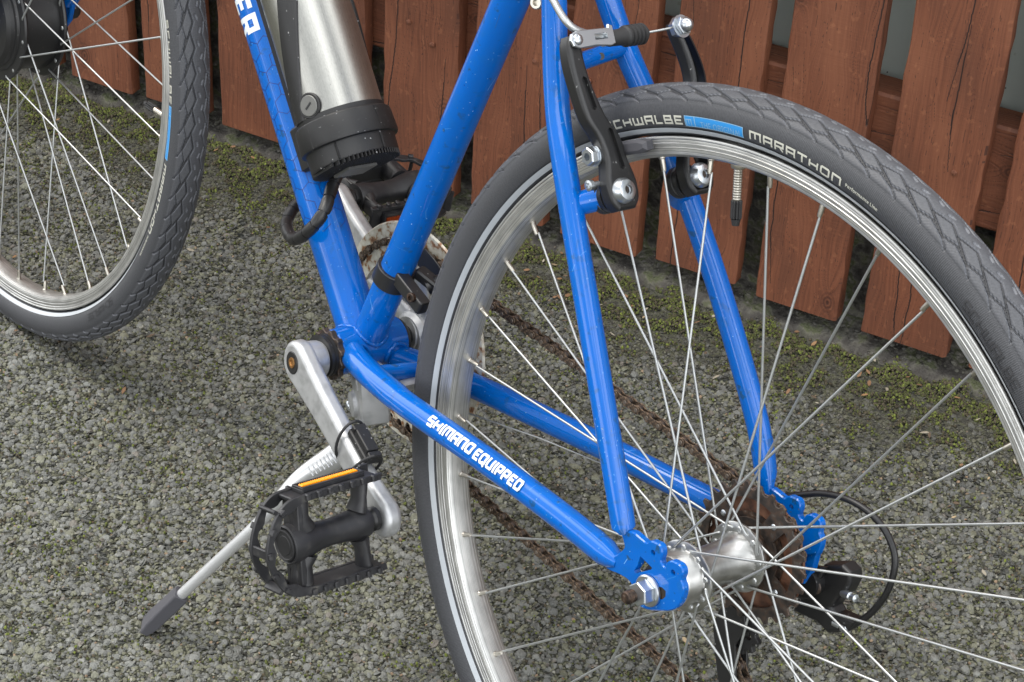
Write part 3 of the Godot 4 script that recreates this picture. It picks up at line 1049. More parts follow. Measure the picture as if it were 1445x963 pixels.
func build_frame() -> void:
	var f := hold("frame", bike)
	tag(f, "blue painted steel frame with chips and dust")
	var blue: Material = M.blue_paint
	var st_dir := Vector3(0.2793, 0.9602, 0).normalized()
	var dt_dir := Vector3(-0.6820, 0.7314, 0).normalized()
	var mb := MB.new()
	mb.lathe([Vector2(0, -0.034), Vector2(0.0198, -0.034), Vector2(0.0205, -0.0333), Vector2(0.0205, 0.0333), Vector2(0.0198, 0.034), Vector2(0, 0.034)], 48, Transform3D(Basis(), BB), 0.4)
	put("bottom_bracket_shell", mb.mesh(blue), f)
	mb = MB.new()
	mb.tube(arc(BB, BB + st_dir * 0.50, 10), 0.0143, 32)
	put("seat_tube", mb.mesh(blue), f)
	mb = MB.new()
	mb.tube(arc(BB, BB + dt_dir * 0.655, 12), 0.0190, 36)
	put("down_tube", mb.mesh(blue), f)
	# weld beads where the tubes meet the shell
	for e in [[st_dir, 0.0143, 0.0], [dt_dir, 0.0190, 0.0], [Vector3(0.98, 0.18, 0), 0.0108, 0.0200], [Vector3(0.98, -0.16, 0), 0.0108, -0.0210]]:
		var d: Vector3 = e[0].normalized()
		var q := Vector3(-d.y, d.x, 0)
		var path := []
		var rad := []
		for i in 97:
			var a := TAU * i / 96.0
			var c: float = e[1] * cos(a)
			path.append(BB + d * (sqrt(maxf(0.0, 0.0206 * 0.0206 - c * c)) + 0.0004) + q * c * 1.01 + Vector3(0, 0, e[1] * sin(a) * 1.01 + e[2]))
			rad.append(0.0019 + 0.00035 * sin(i * 2.1))
		var bead := MB.new()
		bead.tube(path, rad, 8, false)
		put("weld_bead", bead.mesh(blue), f)
	var ht0 := Vector3(-0.915, 0.375, 0)
	var ht1 := Vector3(-0.860, 0.535, 0)
	mb = MB.new()
	mb.tube(arc(ht0, ht1, 4), 0.0185, 28)
	put("head_tube", mb.mesh(blue), f)
	mb = MB.new()
	mb.tube(arc(BB + st_dir * 0.49, Vector3(-0.868, 0.515, 0), 6), 0.0143, 28)
	put("top_tube", mb.mesh(blue), f)
	# stays
	for s in [[L_STAY, "seatstay", 0.0094, 0.0088], [R_STAY, "seatstay", 0.0094, 0.0088]]:
		var path := [BB + st_dir * 0.47 + Vector3(0.006, 0, signf(s[0][0].z) * 0.016)]
		path.append_array(bend(s[0], 5))
		var rad := []
		for i in path.size():
			var q := float(i) / (path.size() - 1)
			rad.append(lerpf(s[2], s[3], q))
		for i in 3:
			rad[path.size() - 1 - i] = [0.0040, 0.0060, 0.0086][i]
		mb = MB.new()
		mb.tube(path, rad, 28)
		put(s[1], mb.mesh(blue), f)
	for s in [L_CHAIN, R_CHAIN]:
		var path := bend(s, 6)
		var rad := []
		for i in path.size():
			var q := float(i) / (path.size() - 1)
			var r := lerpf(0.0112, 0.0104, q)
			if q < 0.45:
				r += 0.0006
			rad.append(r)
		for i in 3:
			rad[path.size() - 1 - i] = [0.0042, 0.0078, 0.0102][i]
		mb = MB.new()
		mb.tube(path, rad, 28)
		put("chainstay", mb.mesh(blue), f)
	# the dent that lets the tyre and chainring pass is a flat in the left chainstay
	for s in [1.0, -1.0]:
		var poly := PackedVector2Array()
		var smooth := PackedVector2Array(DROPOUT)
		for pass_ in 2:
			var cut := PackedVector2Array()
			for i in smooth.size():
				var q0 := smooth[i]
				var q1 := smooth[(i + 1) % smooth.size()]
				cut.append(q0.lerp(q1, 0.25))
				cut.append(q0.lerp(q1, 0.75))
			smooth = cut
		var big := PackedVector2Array()
		for q in smooth:
			big.append(q * 1000.0)
		if MB.area(big) < 0.0:
			big.reverse()
		for c in [Vector2(-1.4, 32.2), Vector2(20.1, 29.4)]:
			for e in Geometry2D.merge_polygons(big, circle(8.4, 28, c)):
				if MB.area(e) > 0.0:
					big = e
		for q in big:
			poly.append(q * 0.001 + (Vector2.ZERO if s > 0 else Vector2(0.002, -0.0015)))
		var sh := Vector2.ZERO if s > 0 else Vector2(0.002, -0.0015)
		var holes := [circle(0.0022, 12, Vector2(-0.0014, 0.0322) + sh), circle(0.0022, 12, Vector2(0.0201, 0.0294) + sh), PackedVector2Array([Vector2(-0.0119, 0.0224) + sh, Vector2(0.0010, 0.0208) + sh, Vector2(0.0008, 0.0190) + sh, Vector2(-0.0126, 0.0066) + sh, Vector2(-0.0142, 0.0080) + sh, Vector2(-0.0122, 0.0140) + sh]), PackedVector2Array([Vector2(-0.0025, -0.0025), Vector2(0.0050, -0.0025), Vector2(0.0170, 0.0040), Vector2(0.0190, 0.0080), Vector2(0.0180, 0.0120), Vector2(0.0140, 0.0125), Vector2(-0.0010, 0.0060), Vector2(-0.0040, 0.0010)])]
		mb = MB.new()
		mb.extrude(poly, -0.0030, 0.0030, Transform3D(Basis(), Vector3(0, 0, s * 0.0705)), 0.0009, holes, 0.7)
		put("dropout", mb.mesh(blue), f)
	# derailleur hanger below the right dropout
	mb = MB.new()
	mb.extrude(PackedVector2Array([Vector2(0.012, -0.006), Vector2(0.034, 0.012), Vector2(0.0345, -0.004), Vector2(0.0305, -0.020), Vector2(0.0200, -0.026), Vector2(0.0110, -0.020)]), -0.003, 0.003, Transform3D(Basis(), Vector3(0, 0, -0.0705)), 0.0008)
	put("derailleur_hanger", mb.mesh(blue), f)
	# bridges
	mb = MB.new()
	mb.tube(arc(Vector3(-0.2225, 0.3000, 0.0380), Vector3(-0.2365, 0.3035, -0.0385), 4), 0.0066, 20)
	put("brake_bridge", mb.mesh(blue), f)
	var bh := MB.new()
	bh.lathe([Vector2(0, 0), Vector2(0.0026, 0), Vector2(0.0027, 0.0004), Vector2(0, 0.0004)], 14, aim(Vector3(-0.2300, 0.3018, -0.0050) + Vector3(0.83, 0.42, 0.2).normalized() * 0.0064, Vector3(0.83, 0.42, 0.2)))
	put("bridge_hole", bh.mesh(M.cable_black), f)
	mb = MB.new()
	mb.tube(arc(Vector3(-0.3780, -0.0440, 0.0330), Vector3(-0.3780, -0.0540, -0.0340), 3), 0.0075, 18)
	put("chainstay_bridge", mb.mesh(blue), f)
	mb = MB.new()
	mb.box(Vector3(0.012, 0.020, 0.006), aim(Vector3(-0.3640, -0.0470, -0.0200), Vector3(0.3, 0.2, 1)), 0.0012)
	mb.lathe([Vector2(0, 0), Vector2(0.0095, 0), Vector2(0.0095, 0.006), Vector2(0.0088, 0.007), Vector2(0, 0.007)], 20, aim(Vector3(-0.3600, -0.0455, -0.0180), Vector3(0.5, 0.5, 0.7)), 0.4)
	put("mudguard_eyelet", mb.mesh(blue), f)
	# brake bosses
	for s in [1.0, -1.0]:
		mb = MB.new()
		var n := Vector3(0.8211, 0.5708, 0)
		var b0 := Vector3(-0.1700, 0.2190, s * 0.0530) if s > 0 else Vector3(-0.1600, 0.2130, s * 0.0530)
		var b1 := Vector3(-0.1700, 0.2190, s * 0.0400) + n * 0.024
		mb.tube([b0, b0.lerp(b1, 0.35), b1], [0.0115, 0.0088, 0.0086], 20)
		put("brake_boss", mb.mesh(blue), f)
	# rack bolt high on the left seatstay
	mb = MB.new()
	mb.lathe([Vector2(0, 0), Vector2(0.0046, 0), Vector2(0.0050, 0.001), Vector2(0.0050, 0.006), Vector2(0.0042, 0.007), Vector2(0.0024, 0.007), Vector2(0.0024, 0.004), Vector2(0, 0.004)], 16, aim(Vector3(-0.2620, 0.3350, 0.0310), Vector3(0.35, 0.15, 0.9)), 0.4)
	put("bolt", mb.mesh(M.nipple_brass), f)
	# print on the left chainstay
	var a: Vector3 = L_CHAIN[4]
	var d: Vector3 = (L_CHAIN[5] - L_CHAIN[4]).normalized()
	var cam_l := Vector3(0.7537, 0.8225, 1.0047)
	var lift := func(t0: float, up0: float) -> Callable:
		return func(x: float, y: float) -> Array:
			var at := a + d * (t0 + x * 0.001)
			var nc := (cam_l - at).normalized()
			nc = (nc - d * nc.dot(d)).normalized()
			var w := nc.cross(d)
			if w.y < 0.0:
				w = -w
			var q := (y * 0.001 + up0) / 0.0114
			var nn := nc * cos(q) + w * sin(q)
			var k := clampf((at.x - L_CHAIN[5].x) / 0.09, 0.0, 1.0)
			var centre := at if k <= 0.0 else (L_CHAIN[5] as Vector3).lerp(L_CHAIN[6], k)
			return [centre + nn * (0.01135 + 0.00015), nn]
	mb = MB.new()
	lay(mb, glyphs("SHIMANO", 10.0, 9.2, 2.4, 0.9, 0.06), lift.call(0.0160, -0.0042), 0.9)
	lay(mb, glyphs("EQUIPPED", 9.8, 8.3, 2.3, 0.9, 0.06), lift.call(0.0820, -0.0050), 0.9)
	put("chainstay_lettering", mb.mesh(M.white_print), f)
	# print on the down tube: two letters and a net of hexagons
	var dn := -dt_dir
	var n2 := Vector3(0.7314, 0.682, 0).normalized()
	var on_tube := func(t0: float, ang0: float, rr: float) -> Callable:
		return func(x: float, y: float) -> Array:
			var at := BB + dt_dir * (t0 - x * 0.001)
			var q := deg_to_rad(ang0) - y * 0.001 / 0.019
			var nn := n2 * cos(q) + Vector3(0, 0, 1) * sin(q)
			return [at + nn * rr, nn]
	mb = MB.new()
	lay(mb, glyphs("E", 22.0, 17.0, 4.6, 2.0), on_tube.call(0.3240, 118.0, 0.01915), 1.5)
	lay(mb, glyphs("R", 23.0, 17.0, 4.6, 2.0), on_tube.call(0.3060, 118.0, 0.01915), 1.5)
	lay(mb, glyphs("D", 22.0, 17.0, 4.6, 2.0), on_tube.call(0.3440, 118.0, 0.01915), 1.5)
	put("down_tube_lettering", mb.mesh(M.white_print), f)
	mb = MB.new()
	var side := 9.0
	for i in range(0, 14):
		for j in range(-2, 3):
			var c := Vector2(i * side * 1.5, (j + (0.5 if i % 2 else 0.0)) * side * 1.732)
			for k in 3:
				var e0 := c + Vector2.from_angle(PI / 3 * k) * side
				var e1 := c + Vector2.from_angle(PI / 3 * (k + 1)) * side
				if rng.randf() < 0.22:
					continue
				for q in Geometry2D.offset_polyline(PackedVector2Array([e0, e1]), 0.28):
					lay(mb, [[q, []]], on_tube.call(0.288, 70.0, 0.01908), 2.5)
	put("hexagon_pattern", mb.mesh(M.hexagon_print), f)

func build_rest_of_bicycle() -> void:
	var fork := hold("fork", bike)
	var crown := Vector3(-0.928, 0.350, 0)
	var mb := MB.new()
	for s in [1.0, -1.0]:
		mb.tube(bend([crown + Vector3(0.004, 0.02, s * 0.022), crown + Vector3(0, -0.005, s * 0.043), Vector3(-0.985, 0.19, s * 0.052), Vector3(-1.040, 0.060, s * 0.055), Vector3(-1.0640, 0.016, s * 0.0545)], 6), 0.0105, 20)
	put("fork_blade", mb.mesh(M.blue_paint), fork)
	for s in [1.0, -1.0]:
		mb = MB.new()
		mb.extrude(PackedVector2Array([Vector2(-1.088, -0.010), Vector2(-1.066, -0.016), Vector2(-1.056, -0.004), Vector2(-1.052, 0.016), Vector2(-1.060, 0.028), Vector2(-1.074, 0.024), Vector2(-1.086, 0.010)]), -0.0028, 0.0028, Transform3D(Basis(), Vector3(0, 0, s * 0.0545)), 0.0008)
		put("fork_end", mb.mesh(M.blue_paint), fork)
	mb = MB.new()
	mb.tube(arc(crown, Vector3(-0.850, 0.565, 0), 4), 0.0145, 20)
	put("steerer", mb.mesh(M.black_metal), fork)
	var bar := hold("handlebar", bike)
	mb = MB.new()
	mb.tube(bend([Vector3(-0.852, 0.560, 0), Vector3(-0.842, 0.600, 0), Vector3(-0.880, 0.640, 0)], 5), 0.0135, 16)
	put("stem", mb.mesh(M.black_metal), bar)
	mb = MB.new()
	mb.tube(bend([Vector3(-0.800, 0.655, -0.29), Vector3(-0.830, 0.650, -0.22), Vector3(-0.880, 0.640, -0.05), Vector3(-0.880, 0.640, 0.05), Vector3(-0.830, 0.650, 0.22), Vector3(-0.800, 0.655, 0.29)], 6), 0.0112, 16)
	put("bar", mb.mesh(M.black_metal), bar)
	for s in [1.0, -1.0]:
		mb = MB.new()
		mb.tube(arc(Vector3(-0.828, 0.650, s * 0.225), Vector3(-0.799, 0.655, s * 0.295), 3), 0.0155, 16)
		put("grip", mb.mesh(M.rubber), bar)
	var sd := hold("saddle", bike)
	mb = MB.new()
	mb.tube(arc(Vector3(-0.291, 0.425, 0), Vector3(-0.245, 0.583, 0), 3), 0.0135, 18)
	put("seatpost", mb.mesh(M.alloy), sd)
	mb = MB.new()
	mb.tube(bend([Vector3(-0.385, 0.605, 0), Vector3(-0.340, 0.612, 0), Vector3(-0.270, 0.610, 0), Vector3(-0.170, 0.618, 0), Vector3(-0.125, 0.616, 0)], 5), PackedFloat32Array([0.010, 0.016, 0.019, 0.021, 0.022, 0.024, 0.027, 0.032, 0.038, 0.045, 0.052, 0.058, 0.063, 0.068, 0.072, 0.075, 0.076, 0.075, 0.072, 0.064, 0.045]), 24, true, Vector2(1, 1), 0.32, Vector3(0, 0, 1))
	put("seat_cover", mb.mesh(M.rubber), sd)

# ---------------------------------------------------------------- drivetrain
func build_crank(side: float, eye: Vector3, label: String) -> void:
	var c := hold("crank", bike)
	tag(c, label)
	var face := 0.0755 * side
	var o := Vector3(BB.x, BB.y, face)
	var e := Vector3(eye.x, eye.y, (0.0975 if side > 0 else 0.0885) * side)
	var x := (e - o).normalized()
	var z := Vector3(0, 0, side)
	z = (z - x * x.dot(z)).normalized()
	var xf := Transform3D(Basis(x, z.cross(x), z), o)
	var ln := o.distance_to(e)
	var poly := PackedVector2Array()
	for i in 13:
		var a := PI / 2 + PI * i / 12.0
		poly.append(Vector2.from_angle(a) * 0.0190)
	poly.append(Vector2(0.022, -0.0168))
	poly.append(Vector2(0.050, -0.0148))
	poly.append(Vector2(ln * 0.75, -0.0126))
	poly.append(Vector2(ln - 0.024, -0.0132))
	for i in 11:
		var a := -PI / 2 + PI * i / 10.0
		poly.append(Vector2(ln, 0) + Vector2.from_angle(a) * Vector2(0.0162, 0.0162))
	poly.append(Vector2(ln - 0.024, 0.0132))
	poly.append(Vector2(ln * 0.75, 0.0126))
	poly.append(Vector2(0.050, 0.0148))
	poly.append(Vector2(0.022, 0.0168))
	var mb := MB.new()
	mb.extrude(poly, -0.0155, 0.0, xf, 0.0055, [], 0.9, 5)
	mb.lathe([Vector2(0, -0.028), Vector2(0.0150, -0.028), Vector2(0.0168, -0.024), Vector2(0.0172, -0.010), Vector2(0, -0.010)], 36, Transform3D(Basis(x, z.cross(x), z), o), 0.4)
	put("crank_arm", mb.mesh(M.crank_alloy), c)
	mb = MB.new()
	mb.lathe([Vector2(0.0048, -0.0008), Vector2(0.0048, 0.0006), Vector2(0.0092, 0.0008), Vector2(0.0100, 0.0003), Vector2(0.0100, -0.0010), Vector2(0.0048, -0.0008)], 28, xf, 0.3)
	put("bolt_ring", mb.mesh(M.black_metal), c)
	mb = MB.new()
	mb.lathe([Vector2(0, 0.0), Vector2(0.0024, 0.0), Vector2(0.0028, 0.0010), Vector2(0.0046, 0.0010), Vector2(0.0048, 0.0), Vector2(0.0048, -0.002)], 20, xf.translated_local(Vector3(0, 0, 0.0002)), 0.3)
	put("crank_bolt", mb.mesh(M.brass), c)

# local frame: z runs out along the axle, x towards the bar with the reflector
func build_pedal(xf: Transform3D, label: String, bright: bool) -> void:
	var p := hold("pedal", bike, xf)
	tag(p, label)
	var body := MB.new()
	# axle barrel
	body.lathe([Vector2(0, 0.010), Vector2(0.0125, 0.010), Vector2(0.0130, 0.012), Vector2(0.0130, 0.021), Vector2(0.0116, 0.030), Vector2(0.0106, 0.045), Vector2(0.0114, 0.056), Vector2(0.0150, 0.070), Vector2(0.0160, 0.080), Vector2(0.0158, 0.0855), Vector2(0.0146, 0.0865), Vector2(0.0130, 0.0850), Vector2(0, 0.0850)], 28, Transform3D(), 0.5)
	# two flat loops with scalloped inner edges, one above and one below the axle
	var loop := PackedVector2Array([Vector2(0.0352, 0.0), Vector2(0.0405, -0.001), Vector2(0.0415, 0.030), Vector2(0.0410, 0.072)])
	var inner := PackedVector2Array([Vector2(0.0352, 0.068)])
	for i in 25:
		var a := PI * i / 24.0
		loop.append(Vector2(cos(a) * 0.0405, 0.080 + sin(a) * 0.0320 * (1.0 - 0.08 * absf(sin(2.0 * a)))))
		inner.append(Vector2(cos(a) * (0.0322 + 0.0016 * cos(a * 10.0)), 0.078 + sin(a) * (0.0260 + 0.0018 * cos(a * 10.0))))
	loop.append_array(PackedVector2Array([Vector2(-0.0410, 0.072), Vector2(-0.0415, 0.030), Vector2(-0.0405, -0.001), Vector2(-0.0352, 0.0), Vector2(-0.0352, 0.068)]))
	inner.append(Vector2(-0.0352, 0.068))
	for i in range(inner.size() - 2, 0, -1):
		loop.append(inner[i])
	loop.append(inner[0])
	for t in [1.0, -1.0]:
		body.extrude(loop, -0.0016, 0.0016, Transform3D(Basis(Vector3(1, 0, 0), Vector3(0, 0, 1), Vector3(0, -1, 0)), Vector3(0, t * 0.0110, 0)), 0.0004, [], 0.9)
		for s in [1.0, -1.0]:
			for i in 7:
				body.box(Vector3(0.0050, 0.0044, 0.0044), Transform3D(Basis(), Vector3(s * 0.0388, t * 0.0134, 0.008 + i * 0.0105)), 0.0010)
		for i in 5:
			var a := -1.0 + 0.5 * i
			body.box(Vector3(0.0050, 0.0042, 0.0048), Transform3D(Basis(Vector3(0, 1, 0), a), Vector3(sin(a) * 0.0375, t * 0.0132, 0.0800 + cos(a) * 0.0285)), 0.0010)
	for s in [1.0, -1.0]:
		# bars, inner wall and webs
		body.box(Vector3(0.0034, 0.0200, 0.082), Transform3D(Basis(), Vector3(s * 0.0375, 0, 0.042)), 0.0008)
		body.box(Vector3(0.0270, 0.0165, 0.0036), Transform3D(Basis(), Vector3(s * 0.0245, 0, 0.0135)), 0.0008)
		body.tube([Vector3(s * 0.0110, 0, 0.070), Vector3(s * 0.0200, 0, 0.073), Vector3(s * 0.0375, 0, 0.0735)], [0.0135, 0.0105, 0.0115], 14, true, Vector2(1, 1), 0.72, Vector3(0, 1, 0))
		body.tube([Vector3(s * 0.0110, 0, 0.018), Vector3(s * 0.0200, 0, 0.0145), Vector3(s * 0.0375, 0, 0.0130)], [0.0110, 0.0085, 0.0100], 14, true, Vector2(1, 1), 0.6, Vector3(0, 1, 0))
		body.box(Vector3(0.0030, 0.0210, 0.0075), Transform3D(Basis(Vector3(0, 1, 0), s * 0.7), Vector3(s * 0.0315, 0, 0.0985)), 0.0008)
		body.box(Vector3(0.0090, 0.0040, 0.0085), Transform3D(Basis(), Vector3(s * 0.0385, 0.0112, 0.0860 if false else 0.0005)), 0.0010)
	body.box(Vector3(0.0080, 0.0205, 0.0030), Transform3D(Basis(), Vector3(0.0, 0, 0.1090)), 0.0008)
	body.extrude(rounded(0.0370, 0.0104, 0.0050), 0.0745, 0.0800, Transform3D(), 0.0012, [PackedVector2Array([Vector2(0.0215, -0.0055), Vector2(0.0320, -0.0055), Vector2(0.0320, 0.0055), Vector2(0.0215, 0.0055)]), PackedVector2Array([Vector2(-0.0320, -0.0055), Vector2(-0.0215, -0.0055), Vector2(-0.0215, 0.0055), Vector2(-0.0320, 0.0055)])], 0.7, 2)
	# reflector housings
	for s in [1.0, -1.0]:
		body.box(Vector3(0.0045, 0.0150, 0.060), Transform3D(Basis(), Vector3(s * 0.0410, 0, 0.042)), 0.0010)
		body.box(Vector3(0.0020, 0.0020, 0.060), Transform3D(Basis(), Vector3(s * 0.0436, 0.0060, 0.042)), 0.0004)
		body.box(Vector3(0.0020, 0.0020, 0.060), Transform3D(Basis(), Vector3(s * 0.0436, -0.0060, 0.042)), 0.0004)
		body.box(Vector3(0.0020, 0.0120, 0.0022), Transform3D(Basis(), Vector3(s * 0.0436, 0, 0.0132)), 0.0004)
		body.box(Vector3(0.0020, 0.0120, 0.0022), Transform3D(Basis(), Vector3(s * 0.0436, 0, 0.0708)), 0.0004)
	put("pedal_body", body.mesh(M.pedal_plastic), p)
	for s in [1.0, -1.0]:
		var rf := MB.new()
		rf.box(Vector3(0.0016, 0.0056, 0.0535), Transform3D(Basis(), Vector3(s * 0.0438, 0, 0.042)), 0.0003)
		for i in 26:
			rf.box(Vector3(0.0008, 0.0052, 0.0010), Transform3D(Basis(Vector3(0, 1, 0), 0.6), Vector3(s * 0.0447, 0, 0.0165 + i * 0.00204)), 0.0002)
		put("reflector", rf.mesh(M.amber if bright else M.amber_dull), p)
	var cap := MB.new()
	cap.lathe([Vector2(0, 0.0852), Vector2(0.0126, 0.0852), Vector2(0.0126, 0.0870), Vector2(0.0116, 0.0876), Vector2(0.0108, 0.0868), Vector2(0.0080, 0.0868), Vector2(0.0075, 0.0873), Vector2(0, 0.0873)], 28, Transform3D(), 0.25)
	put("end_cap", cap.mesh(M.rubber), p)
	var ax := MB.new()
	ax.lathe([Vector2(0, -0.014), Vector2(0.0070, -0.014), Vector2(0.0070, -0.0005), Vector2(0.0100, 0.0), Vector2(0.0100, 0.004), Vector2(0.0085, 0.006), Vector2(0.0085, 0.0102), Vector2(0, 0.0102)], 24, Transform3D(), 0.3)
	put("pedal_axle", ax.mesh(M.black_metal), p)

func link_mesh(outer: bool) -> ArrayMesh:
	var am := ArrayMesh.new()
	var mb := MB.new()
	var poly := PackedVector2Array()
	for i in 9:
		poly.append(Vector2(0.00635, 0) + Vector2.from_angle(-PI / 2 + PI * i / 8.0) * 0.0037)
	poly.append(Vector2(0, 0.0025))
	for i in 9:
		poly.append(Vector2(-0.00635, 0) + Vector2.from_angle(PI / 2 + PI * i / 8.0) * 0.0037)
	poly.append(Vector2(0, -0.0025))
	var z := 0.0034 if outer else 0.0020
	for s in [1.0, -1.0]:
		mb.extrude(poly, s * z - 0.0005, s * z + 0.0005, Transform3D(), 0.00022, [], 0.6)
	mb.surface(am, M.chain_steel)
	var pin := MB.new()
	for s in [1.0, -1.0]:
		var xf := Transform3D(Basis(), Vector3(s * 0.00635, 0, 0))
		if outer:
			pin.lathe([Vector2(0, -0.0044), Vector2(0.0016, -0.0044), Vector2(0.0018, -0.0040), Vector2(0.0018, 0.0040), Vector2(0.0016, 0.0044), Vector2(0, 0.0044)], 10, xf, 0.4)
		else:
			pin.lathe([Vector2(0.0036, -0.0014), Vector2(0.0038, -0.0010), Vector2(0.0038, 0.0010), Vector2(0.0036, 0.0014)], 12, xf, 0.5)
	pin.surface(am, M.pin_steel if outer else M.rust_dark)
	return am

func build_drivetrain() -> void:
	var eye_l := Vector3(-0.2658, -0.1005, 0)
	var eye_r := Vector3(-0.5950, -0.0025, 0)
	build_crank(1.0, eye_l, "left crank arm")
	build_crank(-1.0, eye_r, "right crank arm")
	build_pedal(Transform3D(Basis(Vector3(-0.33, 0.944, 0), Vector3(-0.944, -0.33, 0), Vector3(0, 0, 1)), Vector3(eye_l.x, eye_l.y + 0.001, 0.1000)), "black plastic pedal with bright amber reflector", true)
	var qx := Vector3(0.996, -0.0894, 0)
	build_pedal(Transform3D(Basis(qx, Vector3(0, 0, -1).cross(qx), Vector3(0, 0, -1)), Vector3(eye_r.x, eye_r.y, -0.0900)), "black plastic pedal on the far side", false)
	# bottom bracket cups and axle
	var bbx := Transform3D(Basis(), BB)
	var bk := hold("bottom_bracket", bike)
	var mb := MB.new()
	mb.extrude(gear(12, 0.0205, 0.0226), 0.0342, 0.0400, bbx, 0.0006, [], 0.3)
	put("lockring", mb.mesh(M.rust_dark), bk)
	mb = MB.new()
	mb.lathe([Vector2(0, 0.0400), Vector2(0.0190, 0.0400), Vector2(0.0190, 0.0430), Vector2(0.0182, 0.0432), Vector2(0.0182, 0.0442), Vector2(0.0188, 0.0444), Vector2(0.0188, 0.0470), Vector2(0.0150, 0.0478), Vector2(0.0090, 0.0480), Vector2(0.0085, 0.0520), Vector2(0, 0.0520)], 36, bbx, 0.3)
	put("bearing_cup", mb.mesh(M.black_metal), bk)
	mb = MB.new()
	mb.lathe([Vector2(0, -0.066), Vector2(0.0085, -0.066), Vector2(0.0085, -0.040), Vector2(0.0170, -0.039), Vector2(0.0190, -0.036), Vector2(0.0190, -0.0342), Vector2(0, -0.0342)], 30, bbx, 0.3)
	put("right_cup", mb.mesh(M.black_metal), bk)
	# chainring with guard and spider
	var cr := hold("chainring", bike)
	tag(cr, "chainring with rust spotted white guard")
	mb = MB.new()
	mb.extrude(gear(42, 0.0815, 0.0878), -0.0460, -0.0440, bbx, 0.0004, [circle(0.0690, 40)], 0.3)
	put("toothed_ring", mb.mesh(M.rusty_white), cr)
	mb = MB.new()
	mb.lathe([Vector2(0.0740, -0.0540), Vector2(0.1005, -0.0535), Vector2(0.1020, -0.0520), Vector2(0.1005, -0.0505), Vector2(0.0740, -0.0500), Vector2(0.0740, -0.0540)], 90, bbx, 0.5)
	put("chain_guard_ring", mb.mesh(M.rusty_white), cr)
	mb = MB.new()
	for i in 5:
		var a := 0.35 + TAU * i / 5.0
		var dx := Vector3(cos(a), sin(a), 0)
		mb.tube([BB + Vector3(0, 0, -0.060) + dx * 0.008, BB + Vector3(0, 0, -0.059) + dx * 0.030, BB + Vector3(0, 0, -0.053) + dx * 0.060, BB + Vector3(0, 0, -0.0485) + dx * 0.073], [0.0150, 0.0110, 0.0085, 0.0080], 16, true, Vector2(1, 1), 0.45, dx.cross(Vector3(0, 0, 1)))
		mb.lathe(dome(0.0045, 0.002, 0.0), 12, aim(BB + dx * 0.0720 + Vector3(0, 0, -0.0440), Vector3(0, 0, 1)))
	mb.lathe([Vector2(0, -0.070), Vector2(0.019, -0.070), Vector2(0.021, -0.060), Vector2(0.021, -0.052), Vector2(0.017, -0.048), Vector2(0, -0.048)], 30, bbx, 0.5)
	put("spider", mb.mesh(M.crank_alloy), cr)
	build_chain()
	build_rear_derailleur()
	build_front_derailleur()

func tangent_loop() -> Array:
	# chain path round ring, rear sprocket, guide pulley and tension pulley
	var pts := []
	var ring := Vector3(BB.x, BB.y, -0.0450)
	var rr := 0.0849
	var spr := Vector3(0, 0, -0.0481)
	var sr := 0.0366
	var guide := Vector3(0.0010, -0.0750, -0.0481)
	var gr := 0.0185
	var tens := Vector3(0.0230, -0.1390, -0.0481)
	# upper run: top of the ring to the top of the sprocket
	for i in 25:
		var a := deg_to_rad(lerpf(268.0, 92.0, i / 24.0))
		pts.append(ring + Vector3(cos(a), sin(a), 0) * rr)
	for i in 13:
		var a := deg_to_rad(lerpf(91.0, -65.0, i / 12.0))
		pts.append(spr + Vector3(cos(a), sin(a), 0) * sr)
	for i in 9:
		var a := deg_to_rad(lerpf(115.0, 205.0, i / 8.0))
		pts.append(guide + Vector3(cos(a), sin(a), 0) * gr)
	for i in 11:
		var a := deg_to_rad(lerpf(20.0, -97.0, i / 10.0))
		pts.append(tens + Vector3(cos(a), sin(a), 0) * gr)
	pts.append(pts[0])
	return pts

func build_chain() -> void:
	var ch := hold("chain", bike)
	tag(ch, "brown rusty bicycle chain")
	var pts := tangent_loop()
	var total := 0.0
	for i in pts.size() - 1:
		total += pts[i].distance_to(pts[i + 1])
	var count := roundi(total / 0.0127)
	count += count % 2
	var step := total / count
	var meshes := [link_mesh(true), link_mesh(false)]
	var at := []
	var run := 0.0
	var seg := 0
	for k in count + 1:
		var want := k * step
		while seg < pts.size() - 2 and run + pts[seg].distance_to(pts[seg + 1]) < want:
			run += pts[seg].distance_to(pts[seg + 1])
			seg += 1
		at.append(pts[seg].lerp(pts[seg + 1], clampf((want - run) / maxf(pts[seg].distance_to(pts[seg + 1]), 1e-6), 0, 1)))
	for k in count:
		var d: Vector3 = (at[k + 1] - at[k]).normalized()
		var z := Vector3(0, 0, 1)
		z = (z - d * d.dot(z)).normalized()
		put("chain_link", meshes[k % 2], ch, Transform3D(Basis(d, z.cross(d), z), (at[k] + at[k + 1]) * 0.5))

